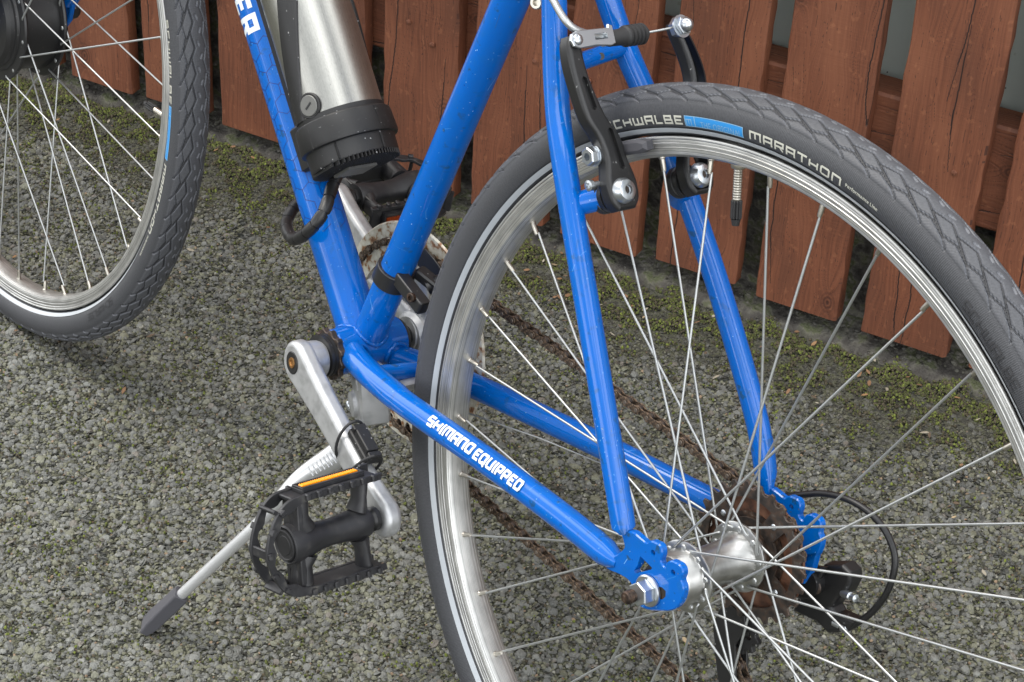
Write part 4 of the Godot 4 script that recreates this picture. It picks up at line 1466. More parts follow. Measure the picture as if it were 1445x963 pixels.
func build_rear_derailleur() -> void:
	var rd := hold("rear_derailleur", bike)
	tag(rd, "dark rear derailleur with looped black cable")
	var mb := MB.new()
	mb.extrude(PackedVector2Array([Vector2(0.0221, -0.0262), Vector2(0.0230, -0.0106), Vector2(0.0319, -0.0054), Vector2(0.0400, -0.0010), Vector2(0.0370, -0.0200), Vector2(0.0350, -0.0340), Vector2(0.0240, -0.0400), Vector2(0.0190, -0.0330)]), -0.0800, -0.0740, Transform3D(), 0.0015)
	mb.lathe([Vector2(0, -0.084), Vector2(0.0105, -0.084), Vector2(0.0110, -0.083), Vector2(0.0110, -0.070), Vector2(0, -0.070)], 24, Transform3D(Basis(), Vector3(0.0300, -0.0200, 0)), 0.4)
	put("knuckle", mb.mesh(M.black_metal), rd)
	mb = MB.new()
	mb.extrude(PackedVector2Array([Vector2(0.0330, -0.0050), Vector2(0.0490, 0.0060), Vector2(0.0577, 0.0045), Vector2(0.0609, -0.0027), Vector2(0.0591, -0.0147), Vector2(0.0542, -0.0221), Vector2(0.0516, -0.0321), Vector2(0.0556, -0.0348), Vector2(0.0740, -0.0300), Vector2(0.0700, -0.0419), Vector2(0.0546, -0.0541), Vector2(0.0431, -0.0518), Vector2(0.0274, -0.0558), Vector2(0.0187, -0.0576), Vector2(0.0196, -0.0430), Vector2(0.0330, -0.0330)]), -0.0960, -0.0800, Transform3D(), 0.0035, [], 0.7, 4)
	put("body", mb.mesh(M.black_metal), rd)
	mb = MB.new()
	mb.lathe(dome(0.0062, 0.0022, 0.0), 18, aim(Vector3(0.0366, -0.0201, -0.0738), Vector3(0, 0, 1)))
	put("pivot_pin", mb.mesh(M.rust_dark), rd)
	mb = MB.new()
	mb.lathe([Vector2(0, 0), Vector2(0.0030, 0), Vector2(0.0032, 0.001), Vector2(0.0032, 0.009), Vector2(0.0022, 0.0095), Vector2(0.0022, 0.013), Vector2(0.0030, 0.0135), Vector2(0.0030, 0.0155), Vector2(0, 0.016)], 12, aim(Vector3(0.0560, -0.0155, -0.0820), Vector3(0.9, 0.35, 0.2)), 0.4)
	mb.lathe([Vector2(0, 0), Vector2(0.0045, 0), Vector2(0.0045, 0.006), Vector2(0.0040, 0.007), Vector2(0.0048, 0.008), Vector2(0.0048, 0.013), Vector2(0.0030, 0.014), Vector2(0, 0.014)], 14, aim(Vector3(0.0560, -0.0430, -0.0840), Vector3(0.97, 0.22, 0)), 0.4)
	put("adjuster", mb.mesh(M.zinc), rd)
	mb = MB.new()
	mb.tube(bend([Vector3(-0.060, 0.006, -0.073), Vector3(-0.0175, 0.0267, -0.0760), Vector3(0.0113, 0.0445, -0.0850), Vector3(0.0380, 0.0528, -0.0880), Vector3(0.0641, 0.0494, -0.0900), Vector3(0.0834, 0.0337, -0.0900), Vector3(0.0883, 0.0091, -0.0880), Vector3(0.0819, -0.0172, -0.0860), Vector3(0.0686, -0.0398, -0.0840)], 8), 0.0026, 12)
	put("outer_cable", mb.mesh(M.cable_black), rd)
	# cage with its two pulleys
	mb = MB.new()
	for z in [-0.0420, -0.0545]:
		mb.extrude(PackedVector2Array([Vector2(-0.0200, -0.0840), Vector2(-0.0180, -0.0680), Vector2(-0.0080, -0.0580), Vector2(0.0060, -0.0580), Vector2(0.0100, -0.0680), Vector2(0.0050, -0.0860), Vector2(0.0140, -0.1120), Vector2(0.0340, -0.1300), Vector2(0.0340, -0.1470), Vector2(0.0200, -0.1500), Vector2(0.0080, -0.1420), Vector2(-0.0080, -0.1120)]), z - 0.0010, z + 0.0010, Transform3D(), 0.0004)
	put("cage", mb.mesh(M.black_metal), rd)
	for c in [Vector3(0.0010, -0.0750, -0.0481), Vector3(0.0230, -0.1390, -0.0481)]:
		mb = MB.new()
		var holes := []
		for i in 5:
			holes.append(circle(0.0034, 8, Vector2.from_angle(TAU * i / 5.0) * 0.0098))
		mb.extrude(gear(11, 0.0172, 0.0205), -0.0022, 0.0022, Transform3D(Basis(), c), 0.0006, holes, 0.3)
		mb.lathe([Vector2(0, -0.0055), Vector2(0.0050, -0.0055), Vector2(0.0050, 0.0055), Vector2(0, 0.0055)], 14, Transform3D(Basis(), c), 0.3)
		put("pulley", mb.mesh(M.black_plastic), rd)

func build_front_derailleur() -> void:
	var fd := hold("front_derailleur", bike)
	tag(fd, "black clamp and chain cage on the seat tube")
	var st := Vector3(0.2793, 0.9602, 0).normalized()
	var c := BB + st * 0.0865
	var mb := MB.new()
	mb.lathe([Vector2(0.0143, -0.0085), Vector2(0.0166, -0.0085), Vector2(0.0172, -0.0078), Vector2(0.0172, 0.0078), Vector2(0.0166, 0.0085), Vector2(0.0143, 0.0085), Vector2(0.0143, -0.0085)], 40, aim(c, st), 0.4)
	var bx := aim(c + Vector3(0.0310, 0.0000, 0.0050), st, Vector3(1, 0, 0))
	mb.extrude(rounded(0.0200, 0.0058, 0.003), -0.0068, 0.0060, bx, 0.0018, [], 0.7, 3)
	mb.extrude(rounded(0.0160, 0.0060, 0.003), -0.0040, 0.0060, aim(c + Vector3(0.0300, 0.004, -0.0160), st, Vector3(1, 0, -0.3)), 0.0015)
	put("clamp", mb.mesh(M.black_metal), fd)
	mb = MB.new()
	mb.lathe([Vector2(0, 0), Vector2(0.0040, 0), Vector2(0.0042, 0.0006), Vector2(0.0042, 0.0030), Vector2(0.0036, 0.0036), Vector2(0.0020, 0.0036), Vector2(0.0020, 0.0016), Vector2(0, 0.0016)], 16, aim(c + Vector3(0.0400, 0.0010, 0.0108), Vector3(0.1, 0.1, 1)), 0.4)
	put("clamp_bolt", mb.mesh(M.rust), fd)
	# curved cage plates that follow the ring
	mb = MB.new()
	for z in [[-0.0385, 0.0008], [-0.0520, 0.0008]]:
		var poly := PackedVector2Array()
		for i in 13:
			poly.append(Vector2.from_angle(deg_to_rad(38.0 + 46.0 * i / 12.0)) * 0.0965)
		for i in 13:
			poly.append(Vector2.from_angle(deg_to_rad(84.0 - 46.0 * i / 12.0)) * (0.0770 if z[0] > -0.045 else 0.0830))
		mb.extrude(poly, z[0] - z[1], z[0] + z[1], Transform3D(Basis(), BB), 0.0003)
	mb.box(Vector3(0.016, 0.003, 0.0150), Transform3D(Basis(Vector3(0, 0, 1), -0.75), BB + Vector3(cos(0.70), sin(0.70), 0) * 0.0965 + Vector3(0, 0, -0.0452)), 0.0008)
	mb.tube(bend([c + Vector3(0.030, 0.0, -0.012), c + Vector3(0.034, 0.006, -0.026), BB + Vector3(0.052, 0.070, -0.0375)], 5), 0.0065, 12)
	put("cage", mb.mesh(M.black_metal), fd)

# ---------------------------------------------------------------- brake
const BS := Vector3(-0.5708, 0.8211, 0)
const BN := Vector3(0.8211, 0.5708, 0)
const BP := Vector3(-0.170, 0.219, 0)

func brake_at(along: float, z: float, n: float) -> Vector3:
	return BP + BS * along + BN * n + Vector3(0, 0, z)

func build_brake() -> void:
	var br := hold("rear_brake", bike)
	tag(br, "black linear pull rim brake with silver bolts")
	var arms := [[1.0, [Vector3(-0.012, 0.0360, 0.0082), Vector3(-0.005, 0.0355, 0.0129), Vector3(0.008, 0.0355, 0.0138), Vector3(0.024, 0.0357, 0.0100), Vector3(0.040, 0.0380, 0.0100), Vector3(0.055, 0.0460, 0.0092), Vector3(0.077, 0.0510, 0.0075), Vector3(0.094, 0.0527, 0.0069), Vector3(0.107, 0.0520, 0.0062), Vector3(0.114, 0.0515, 0.0037)]], [-1.0, [Vector3(-0.012, 0.0400, 0.0082), Vector3(-0.005, 0.0400, 0.0129), Vector3(0.008, 0.0400, 0.0134), Vector3(0.024, 0.0420, 0.0100), Vector3(0.040, 0.0470, 0.0099), Vector3(0.055, 0.0550, 0.0088), Vector3(0.068, 0.0600, 0.0078), Vector3(0.080, 0.0605, 0.0072), Vector3(0.094, 0.0577, 0.0067), Vector3(0.107, 0.0535, 0.0060), Vector3(0.114, 0.0515, 0.0037)]]]
	for a in arms:
		var s: float = a[0]
		var left := PackedVector2Array()
		var right := PackedVector2Array()
		var smooth := []
		for q in a[1]:
			smooth.append(q)
		for q in bend(smooth, 3):
			left.append(Vector2(-s * (q.y + q.z), q.x))
			right.append(Vector2(-s * (q.y - q.z), q.x))
		right.reverse()
		left.append_array(right)
		var holes := []
		if s > 0:
			for h in [[0.018, 0.0335, 0.045, 0.0375], [0.062, 0.0475, 0.083, 0.0510]]:
				var p0 := Vector2(-h[1], h[0])
				var p1 := Vector2(-h[3], h[2])
				var d := (p1 - p0).normalized()
				var w := Vector2(-d.y, d.x) * 0.0024
				holes.append(PackedVector2Array([p0 + w, p0 - d * 0.002, p0 - w, p1 - w, p1 + d * 0.002, p1 + w]))
		var mb := MB.new()
		var xf := Transform3D(Basis(Vector3(0, 0, -1), BS, BN), BP)
		mb.extrude(left, 0.0290, 0.0420, xf, 0.0035, holes, 0.8, 4)
		# backing of the slots and the pivot barrel
		if s > 0:
			mb.box(Vector3(0.012, 0.030, 0.0016), xf.translated_local(Vector3(-0.0355, 0.0315, 0.0382)), 0.0003)
			mb.box(Vector3(0.010, 0.026, 0.0016), xf.translated_local(Vector3(-0.0490, 0.0725, 0.0382)), 0.0003)
		var zc := 0.0375 * s
		mb.lathe([Vector2(0, 0.018), Vector2(0.0112, 0.018), Vector2(0.0118, 0.019), Vector2(0.0118, 0.0240), Vector2(0.0108, 0.0246), Vector2(0.0108, 0.0256), Vector2(0.0120, 0.0262), Vector2(0.0120, 0.0300), Vector2(0, 0.0300)], 32, aim(BP + Vector3(0, 0, zc), BN), 0.35)
		put("brake_arm", mb.mesh(M.black_metal), br)
		mb = MB.new()
		mb.lathe([Vector2(0, 0.0410), Vector2(0.0090, 0.0410), Vector2(0.0094, 0.0420), Vector2(0.0090, 0.0450), Vector2(0.0072, 0.0478), Vector2(0.0045, 0.0488), Vector2(0.0034, 0.0488), Vector2(0.0034, 0.0460), Vector2(0, 0.0460)], 28, aim(BP + BS * 0.0015 + Vector3(0, 0, zc * 1.02), BN), 0.5)
		put("pivot_bolt", mb.mesh(M.zinc), br)
		mb = MB.new()
		mb.lathe([Vector2(0, 0.0458), Vector2(0.0031, 0.0458), Vector2(0.0031, 0.0462), Vector2(0, 0.0462)], 6, aim(BP + BS * 0.0015 + Vector3(0, 0, zc * 1.02), BN), 0.3)
		put("bolt_socket", mb.mesh(M.rust_dark), br)
		# pad along the rim
		var sector := PackedVector2Array()
		for i in 9:
			var t := deg_to_rad(lerpf(116.6, 128.0, i / 8.0))
			sector.append(Vector2.from_angle(t) * (0.3135 if i > 0 and i < 8 else 0.3115))
		for i in 9:
			var t := deg_to_rad(lerpf(128.0, 116.6, i / 8.0))
			sector.append(Vector2.from_angle(t) * (0.3035 if i > 0 and i < 8 else 0.3055))
		mb = MB.new()
		mb.extrude(sector, minf(s * 0.0136, s * 0.0240), maxf(s * 0.0136, s * 0.0240), Transform3D(), 0.0022, [], 0.6)
		put("brake_pad", mb.mesh(M.kickstand_foot), br)
		mb = MB.new()
		mb.lathe([Vector2(0, 0), Vector2(0.0032, 0), Vector2(0.0032, 0.022), Vector2(0.0075, 0.022), Vector2(0.0078, 0.0235), Vector2(0, 0.0235)], 18, aim(brake_at(0.0300, s * 0.0235, 0.0300), Vector3(0, 0, s)), 0.3)
		mb.extrude(circle(0.0068, 6, Vector2.ZERO, 0.4), 0.0235, 0.0300, aim(brake_at(0.0300, s * 0.0235, 0.0300), Vector3(0, 0, s)), 0.0008, [circle(0.0030, 6)], 0.2)
		put("pad_bolt", mb.mesh(M.zinc), br)
	var ss := MB.new()
	ss.lathe([Vector2(0, 0), Vector2(0.0022, 0), Vector2(0.0022, 0.006), Vector2(0.0038, 0.0065), Vector2(0.0040, 0.0100), Vector2(0.0022, 0.0105), Vector2(0.0020, 0.0085), Vector2(0, 0.0085)], 14, aim(brake_at(0.0100, 0.0480, 0.0300), Vector3(0, 0, 1)), 0.4)
	put("spring_screw", ss.mesh(M.zinc), br)
	# noodle, its holder, boot, wire and pinch bolt
	var mb := MB.new()
	mb.tube(bend([Vector3(-0.2600, 0.3850, 0.0440), Vector3(-0.2381, 0.3610, 0.0520), Vector3(-0.2204, 0.3524, 0.0560), Vector3(-0.2075, 0.3452, 0.0560), Vector3(-0.2020, 0.3400, 0.0500), Vector3(-0.2000, 0.3360, 0.0380), Vector3(-0.1995, 0.3330, 0.0260)], 6), 0.0027, 12)
	put("noodle", mb.mesh(M.spoke_steel), br)
	mb = MB.new()
	var hx := Transform3D(Basis(Vector3(0, 0, -1), BS, BN), brake_at(0.1100, 0.0370, 0.0450))
	mb.extrude(PackedVector2Array([Vector2(-0.0155, -0.0062), Vector2(0.0, -0.0056), Vector2(0.0140, -0.0072), Vector2(0.0185, -0.0060), Vector2(0.0185, 0.0068), Vector2(0.0150, 0.0080), Vector2(0.0140, 0.0056), Vector2(-0.0155, 0.0062), Vector2(-0.0205, 0.0042), Vector2(-0.0222, 0.0), Vector2(-0.0205, -0.0042)]), -0.0010, 0.0016, hx, 0.0005, [PackedVector2Array([Vector2(0.0, -0.0020), Vector2(0.0120, -0.0020), Vector2(0.0120, 0.0024), Vector2(0.0, 0.0024)])], 0.4)
	mb.extrude(rounded(0.0110, 0.0050, 0.002), -0.0110, -0.0090, hx.translated_local(Vector3(0.008, 0, 0)), 0.0005)
	mb.box(Vector3(0.0040, 0.0120, 0.0110), hx.translated_local(Vector3(0.0165, 0.0, -0.0050)), 0.0008)
	mb.lathe(dome(0.0042, 0.0026, 0.0), 16, hx.translated_local(Vector3(-0.0160, 0.0, 0.0016)))
	put("noodle_holder", mb.mesh(M.zinc), br)
	mb = MB.new()
	var prof := [Vector2(0, 0), Vector2(0.0052, 0), Vector2(0.0058, 0.002), Vector2(0.0060, 0.012), Vector2(0.0066, 0.016)]
	for i in 5:
		prof.append(Vector2(0.0078, 0.0175 + i * 0.0037))
		prof.append(Vector2(0.0078, 0.0192 + i * 0.0037))
		prof.append(Vector2(0.0060, 0.0203 + i * 0.0037))
	prof.append(Vector2(0.0052, 0.0372))
	prof.append(Vector2(0, 0.0378))
	mb.lathe(prof, 22, aim(brake_at(0.1085, 0.0205, 0.0400), Vector3(0, 0.01, -1)), 0.5)
	put("rubber_boot", mb.mesh(M.rubber), br)
	mb = MB.new()
	mb.tube([brake_at(0.1090, -0.0150, 0.0400), brake_at(0.1092, -0.0300, 0.0430), brake_at(0.1100, -0.0480, 0.0450)], 0.0009, 8)
	put("brake_wire", mb.mesh(M.spoke_steel), br)
	mb = MB.new()
	var px := aim(brake_at(0.1095, -0.0480, 0.0400), BN)
	mb.extrude(circle(0.0078, 6, Vector2.ZERO, 0.2), 0.0, 0.0060, px, 0.0008, [], 0.2)
	mb.lathe([Vector2(0, 0.006), Vector2(0.0085, 0.006), Vector2(0.0085, 0.0072), Vector2(0, 0.0072)], 22, px, 0.3)
	mb.extrude(circle(0.0070, 6, Vector2.ZERO, 0.5), 0.0074, 0.0110, px, 0.0006, [], 0.2)
	mb.lathe(dome(0.0054, 0.0060, 0.0110), 20, px)
	put("pinch_bolt", mb.mesh(M.zinc), br)

# ---------------------------------------------------------------- kickstand, battery, sensor
func build_kickstand() -> void:
	var ks := hold("kickstand", bike)
	tag(ks, "silver kickstand with grey rubber foot")
	var mb := MB.new()
	mb.box(Vector3(0.034, 0.006, 0.044), Transform3D(Basis(Vector3(0, 0, 1), 0.06), Vector3(-0.3780, -0.0560, 0.004)), 0.0015)
	var bx := aim(Vector3(-0.3985, -0.0840, 0.0140), Vector3(-0.35, -0.15, 0.9), Vector3(1, 0.30, 0))
	mb.extrude(PackedVector2Array([Vector2(-0.0100, 0.0290), Vector2(0.0150, 0.0290), Vector2(0.0150, 0.0), Vector2(0.0120, -0.0200), Vector2(0.0040, -0.0240), Vector2(-0.0110, -0.0230), Vector2(-0.0150, -0.0100)]), -0.0170, 0.0100, bx, 0.0022)
	mb.lathe([Vector2(0, 0.008), Vector2(0.0120, 0.008), Vector2(0.0125, 0.0110), Vector2(0.0110, 0.0140), Vector2(0.0060, 0.0155), Vector2(0, 0.0158)], 24, bx.translated_local(Vector3(-0.0080, -0.0060, -0.001)), 0.6)
	mb.box(Vector3(0.018, 0.010, 0.002), bx.translated_local(Vector3(0.002, 0.017, 0.0105)), 0.0006)
	put("bracket", mb.mesh(M.crank_alloy), ks)
	mb = MB.new()
	mb.lathe(dome(0.0048, 0.0030, 0.0), 14, bx.translated_local(Vector3(-0.0120, -0.0080, 0.0140)))
	put("pivot_pin", mb.mesh(M.zinc), ks)
	mb = MB.new()
	mb.extrude(circle(0.0072, 6), 0.0, 0.0060, aim(Vector3(-0.3817, -0.0530, 0.0), Vector3(0, 1, 0)), 0.0008, [], 0.2)
	put("clamp_bolt", mb.mesh(M.zinc), ks)
	mb = MB.new()
	var path := bend([Vector3(-0.3790, -0.1100, 0.0360), Vector3(-0.3860, -0.1265, 0.0500), Vector3(-0.4067, -0.1592, 0.0700), Vector3(-0.4254, -0.2078, 0.0900), Vector3(-0.4550, -0.2650, 0.1090), Vector3(-0.4860, -0.3250, 0.1290)], 6)
	var rad := []
	for i in path.size():
		var q := float(i) / (path.size() - 1)
		rad.append(lerpf(0.0125, 0.0056, smoothstep(0.05, 0.66, q)) - 0.0006 * q)
	mb.tube(path, rad, 20)
	put("leg", mb.mesh(M.leg_silver), ks)
	# raised ribs cast on the leg
	mb = MB.new()
	var cam_l := Vector3(0.7537, 0.8225, 1.0047)
	for i in 8:
		var k := 5 + i * 0.62
		var at: Vector3 = path[int(k)].lerp(path[int(k) + 1], k - int(k))
		var d: Vector3 = (path[int(k) + 1] - path[int(k)]).normalized()
		var nn := (cam_l - at).normalized()
		nn = (nn - d * nn.dot(d)).normalized()
		var r: float = rad[int(k)]
		mb.box(Vector3(r * 0.95, 0.0012, 0.0016), Transform3D(Basis(nn.cross(d) * -1.0, d, nn).orthonormalized(), at + nn * (r - 0.0002)), 0.0003)
	put("cast_rib", mb.mesh(M.leg_silver), ks)
	mb = MB.new()
	var e := Vector3(-0.4800, -0.3130, 0.1250)
	var tip := Vector3(-0.5100, -0.3670, 0.1395)
	var d := tip - e
	var fx := aim(e, d, Vector3(1, 0, 0.6))
	var ln := d.length()
	var rings := [[0.0, 0.0066, 0.0066], [0.003, 0.0072, 0.0070], [0.030, 0.0078, 0.0068], [0.050, 0.0090, 0.0066], [ln, 0.0088, 0.0046]]
	var s := mb.v.size()
	for g in rings:
		var poly := rounded(g[1], g[2], 0.0022, 3)
		for q in poly.size() + 1:
			var w: Vector2 = poly[q % poly.size()]
			var kk := q % poly.size()
			var na := Vector2.from_angle(PI / 2 * (kk / 4) + PI / 6 * (kk % 4))
			mb.p(fx * Vector3(w.x, w.y, g[0]), fx.basis * Vector3(na.x, na.y, 0))
	mb.weave(s, rings.size(), 17)
	mb.cap(rounded(0.0088, 0.0046, 0.0022, 3), [], ln, 1.0, fx)
	mb.cap(rounded(0.0066, 0.0066, 0.0022, 3), [], 0.0, -1.0, fx)
	put("foot", mb.mesh(M.kickstand_foot), ks)

func build_battery() -> void:
	var a := Vector3(-0.5789, 0.2103, 0)
	var d := Vector3(0.6763, -0.7366, 0)
	var n1 := Vector3(0.7366, 0.6763, 0)
	var bt := hold("battery", bike, Transform3D(Basis(n1, Vector3(0, 0, 1), d), a))
	tag(bt, "round brushed steel battery with black end cap")
	var mb := MB.new()
	mb.lathe([Vector2(0, -0.230), Vector2(0.034, -0.230), Vector2(0.037, -0.226), Vector2(0.037, 0.106), Vector2(0, 0.106)], 96, Transform3D(), 0.4, Vector2(1, 3))
	put("steel_casing", mb.mesh(M.brushed_steel), bt)
	mb = MB.new()
	mb.lathe([Vector2(0, 0.1035), Vector2(0.0380, 0.1035), Vector2(0.0384, 0.1040), Vector2(0.0384, 0.1078), Vector2(0.0405, 0.1082), Vector2(0.0418, 0.1095), Vector2(0.0424, 0.1130), Vector2(0.0432, 0.1290), Vector2(0.0424, 0.1310), Vector2(0.0396, 0.1318), Vector2(0.0390, 0.1330), Vector2(0, 0.1330)], 80, Transform3D(), 0.5)
	# clamp foot towards the down tube
	mb.box(Vector3(0.018, 0.034, 0.040), Transform3D(Basis(), Vector3(-0.0470, 0, 0.1160)), 0.002)
	mb.box(Vector3(0.020, 0.024, 0.330), Transform3D(Basis(), Vector3(-0.0440, 0, -0.0600)), 0.003)
	mb.box(Vector3(0.0016, 0.0022, 0.0200), Transform3D(Basis(Vector3(0, 0, 1), -0.14), Vector3(0.0424 * cos(-0.14), 0.0424 * sin(-0.14), 0.1195)), 0.0005)
	put("retaining_ring", mb.mesh(M.black_plastic), bt)
	# slanted end cap with cooling ribs
	mb = MB.new()
	var s := mb.v.size()
	var segs := 72
	for row in 4:
		for j in segs + 1:
			var q := TAU * j / segs
			var te := 0.1480 - 0.0015 * cos(q)
			var t: float = [0.1320, 0.1320, te - 0.0010, te][row]
			var r: float = [0.0375, 0.0392, 0.0388, 0.0376][row]
			mb.p(Vector3(r * cos(q), r * sin(q), t), Vector3(cos(q), sin(q), 0.6 if row == 3 else 0.05))
	mb.weave(s, 4, segs + 1)
	var c := mb.p(Vector3(0, 0, 0.1470), Vector3(0.04, 0, 1))
	var b := mb.v.size()
	for j in segs + 1:
		var q := TAU * j / segs
		mb.p(Vector3(0.0376 * cos(q), 0.0376 * sin(q), 0.1480 - 0.0015 * cos(q)), Vector3(0.04, 0, 1))
	for j in segs:
		mb.tri(c, b + j, b + j + 1)
	mb.box(Vector3(0.0018, 0.0018, 0.0150), Transform3D(Basis(), Vector3(0.0390 * cos(0.92), 0.0390 * sin(0.92), 0.1390)), 0.0005)
	mb.box(Vector3(0.0018, 0.0018, 0.0150), Transform3D(Basis(), Vector3(0.0390 * cos(-0.14), 0.0390 * sin(-0.14), 0.1390)), 0.0005)
	put("end_cap", mb.mesh(M.black_plastic), bt)
	for i in 23:
		var y := -0.0345 + i * 0.00314
		var hx := sqrt(maxf(0.0, 0.0384 * 0.0384 - y * y))
		if hx < 0.008:
			continue
		var rb := MB.new()
		rb.box(Vector3(hx * 1.98, 0.0013, 0.0060), Transform3D(Basis(), Vector3(0, y, 0.1478)), 0.0003)
		put("cooling_rib", rb.mesh(M.black_plastic), bt)
	mb = MB.new()
	mb.box(Vector3(0.024, 0.030, 0.0030), Transform3D(Basis(), Vector3(-0.006, -0.002, 0.1520)), 0.0005)
	put("base_plate", mb.mesh(M.grey_cast), bt)
	# moulded straps that run down both sides
	for side in [1.0, -1.0]:
		mb = MB.new()
		s = mb.v.size()
		var rows := 34
		for i in rows:
			var t := lerpf(-0.225, 0.104, float(i) / (rows - 1))
			var cc := deg_to_rad(clampf(57.0 + t / 0.1 * 47.0, 40.0, 106.0))
			var hw := deg_to_rad(15.5)
			for g in [[-1.0, 0.0370, -0.9], [-0.96, 0.0386, -0.7], [-0.86, 0.0392, -0.15], [0.0, 0.0394, 0.0], [0.86, 0.0392, 0.15], [0.96, 0.0386, 0.7], [1.0, 0.0370, 0.9]]:
				var q: float = (cc + hw * g[0]) * side
				var na: float = q + g[2] * side
				mb.p(Vector3(g[1] * cos(q), g[1] * sin(q), t), Vector3(cos(na), sin(na), 0))
		mb.weave(s, rows, 7)
		put("moulded_strap", mb.mesh(M.black_plastic), bt)
	# key lock
	var q := deg_to_rad(73.0)
	var lx := aim(Vector3(0.0362 * cos(q), 0.0362 * sin(q), 0.0950), Vector3(cos(q), sin(q), 0), Vector3(0, 0, 1))
	mb = MB.new()
	mb.lathe([Vector2(0, 0), Vector2(0.0112, 0), Vector2(0.0112, 0.0016), Vector2(0.0104, 0.0024), Vector2(0.0092, 0.0022), Vector2(0.0092, 0.0010)], 30, lx, 0.4)
	put("lock_surround", mb.mesh(M.black_plastic), bt)
	mb = MB.new()
	mb.lathe([Vector2(0, 0.0006), Vector2(0.0090, 0.0006), Vector2(0.0090, 0.0026), Vector2(0.0084, 0.0031), Vector2(0, 0.0031)], 28, lx, 0.4)
	put("key_lock", mb.mesh(M.grey_cast), bt)
	mb = MB.new()
	mb.box(Vector3(0.0016, 0.0078, 0.0006), lx.translated_local(Vector3(0, 0, 0.0033)).rotated_local(Vector3(0, 0, 1), 0.5), 0.0001)
	put("keyhole", mb.mesh(M.cable_black), bt)
	# braided lead that loops round the down tube
	var cb := hold("battery_cable", bike)
	mb = MB.new()
	var path := bend([Vector3(-0.4860, 0.1080, -0.0060), Vector3(-0.5000, 0.0911, -0.0030), Vector3(-0.4930, 0.0760, 0.0100), Vector3(-0.4790, 0.0600, 0.0270), Vector3(-0.4855, 0.0400, 0.0350), Vector3(-0.5085, 0.0205, 0.0320), Vector3(-0.5395, 0.0162, 0.0180), Vector3(-0.5540, 0.0228, 0.0020), Vector3(-0.5580, 0.0320, -0.0160)], 9)
	mb.tube(path, 0.0044, 14)
	put("lead", mb.mesh(M.cable_black), cb)
	mb = MB.new()
	for i in range(2, path.size() - 6, 5):
		var piece := []
		for k in 6:
			piece.append(path[i + k])
		var d0: Vector3 = (piece[1] - piece[0]).normalized()
		piece[0] = piece[0] + d0 * 0.0012
		mb.tube(piece, [0.0050, 0.0056, 0.0057, 0.0057, 0.0056, 0.0053], 14)
	put("spiral_wrap", mb.mesh(M.black_metal), cb)

func build_sensor() -> void:
	# small black block held on the left crank by two rubber bands
	var cs := hold("crank_sensor", bike)
	tag(cs, "small black sensor tied to the crank with rubber bands")
	var o := Vector3(BB.x, BB.y, 0.0755)
	var e := Vector3(-0.2658, -0.1005, 0.0975)
	var x := (e - o).normalized()
	var z := (Vector3(0, 0, 1) - x * x.z).normalized()
	var y := z.cross(x)
	var xf := Transform3D(Basis(x, y, z), o)
	var mb := MB.new()
	mb.extrude(rounded(0.0175, 0.0032, 0.0014), -0.0190, -0.0040, xf.translated_local(Vector3(0.112, 0.0172, 0)), 0.0010)
	mb.extrude(rounded(0.0120, 0.0025, 0.0012), -0.0180, -0.0070, xf.translated_local(Vector3(0.111, 0.0222, 0)), 0.0008)
	mb.box(Vector3(0.005, 0.005, 0.012), xf.translated_local(Vector3(0.097, 0.0220, -0.012)), 0.0008)
	mb.box(Vector3(0.005, 0.005, 0.012), xf.translated_local(Vector3(0.127, 0.0220, -0.012)), 0.0008)
	put("sensor_body", mb.mesh(M.black_plastic), cs)
	mb = MB.new()
	for k in [[0.096, -0.004], [0.126, 0.004]]:
		var path := []
		for i in 29:
			var q := TAU * i / 28.0
			var w := Vector2(cos(q) * 0.0200 + 0.0055, sin(q) * 0.0125 - 0.0095)
			path.append(xf * Vector3(k[0] + k[1] * cos(q), w.x, w.y))
		mb.tube(path, 0.0013, 8, false)
	put("rubber_band", mb.mesh(M.rubber), cs)
	# thin shift wire under the right chainstay
	var wr := MB.new()
	wr.tube([Vector3(-0.4100, -0.0800, -0.012), Vector3(-0.3134, -0.0617, -0.0300), Vector3(-0.2452, -0.0485, -0.0450), Vector3(-0.1500, -0.0320, -0.0600), Vector3(-0.060, 0.004, -0.0730)], 0.0008, 6)
	put("shift_wire", wr.mesh(M.spoke_steel), bike)

# ---------------------------------------------------------------- ground and fence
func rock(sd: int, sides := 7, flat := 0.6) -> ArrayMesh:
	var r := RandomNumberGenerator.new()
	r.seed = sd
	var pts := []
	var rings := [[-0.5, 0.55], [-0.1, 1.0], [0.35, 0.86], [0.62, 0.42]]
	for g in rings:
		var row := []
		var off := r.randf() * TAU
		for i in sides:
			var a := off + TAU * (i + r.randf_range(-0.28, 0.28)) / sides
			var q: float = g[1] * r.randf_range(0.78, 1.12)
			row.append(Vector3(cos(a) * q, g[0] * flat + r.randf_range(-0.08, 0.08), sin(a) * q))
		pts.append(row)
	var mb := MB.new()
	var add := func(a: Vector3, b: Vector3, c: Vector3) -> void:
		var nn := (b - a).cross(c - a).normalized()
		if nn.dot((a + b + c) / 3.0) < 0.0:
			nn = -nn
		mb.tri(mb.p(a, nn), mb.p(b, nn), mb.p(c, nn))
	for k in 3:
		for i in sides:
			var j := (i + 1) % sides
			add.call(pts[k][i], pts[k][j], pts[k + 1][j])
			add.call(pts[k][i], pts[k + 1][j], pts[k + 1][i])
	var top := Vector3(0, 0.62 * flat + r.randf_range(0.0, 0.1), 0)
	for i in sides:
		add.call(pts[3][i], pts[3][(i + 1) % sides], top)
	return mb.mesh(M.chip)

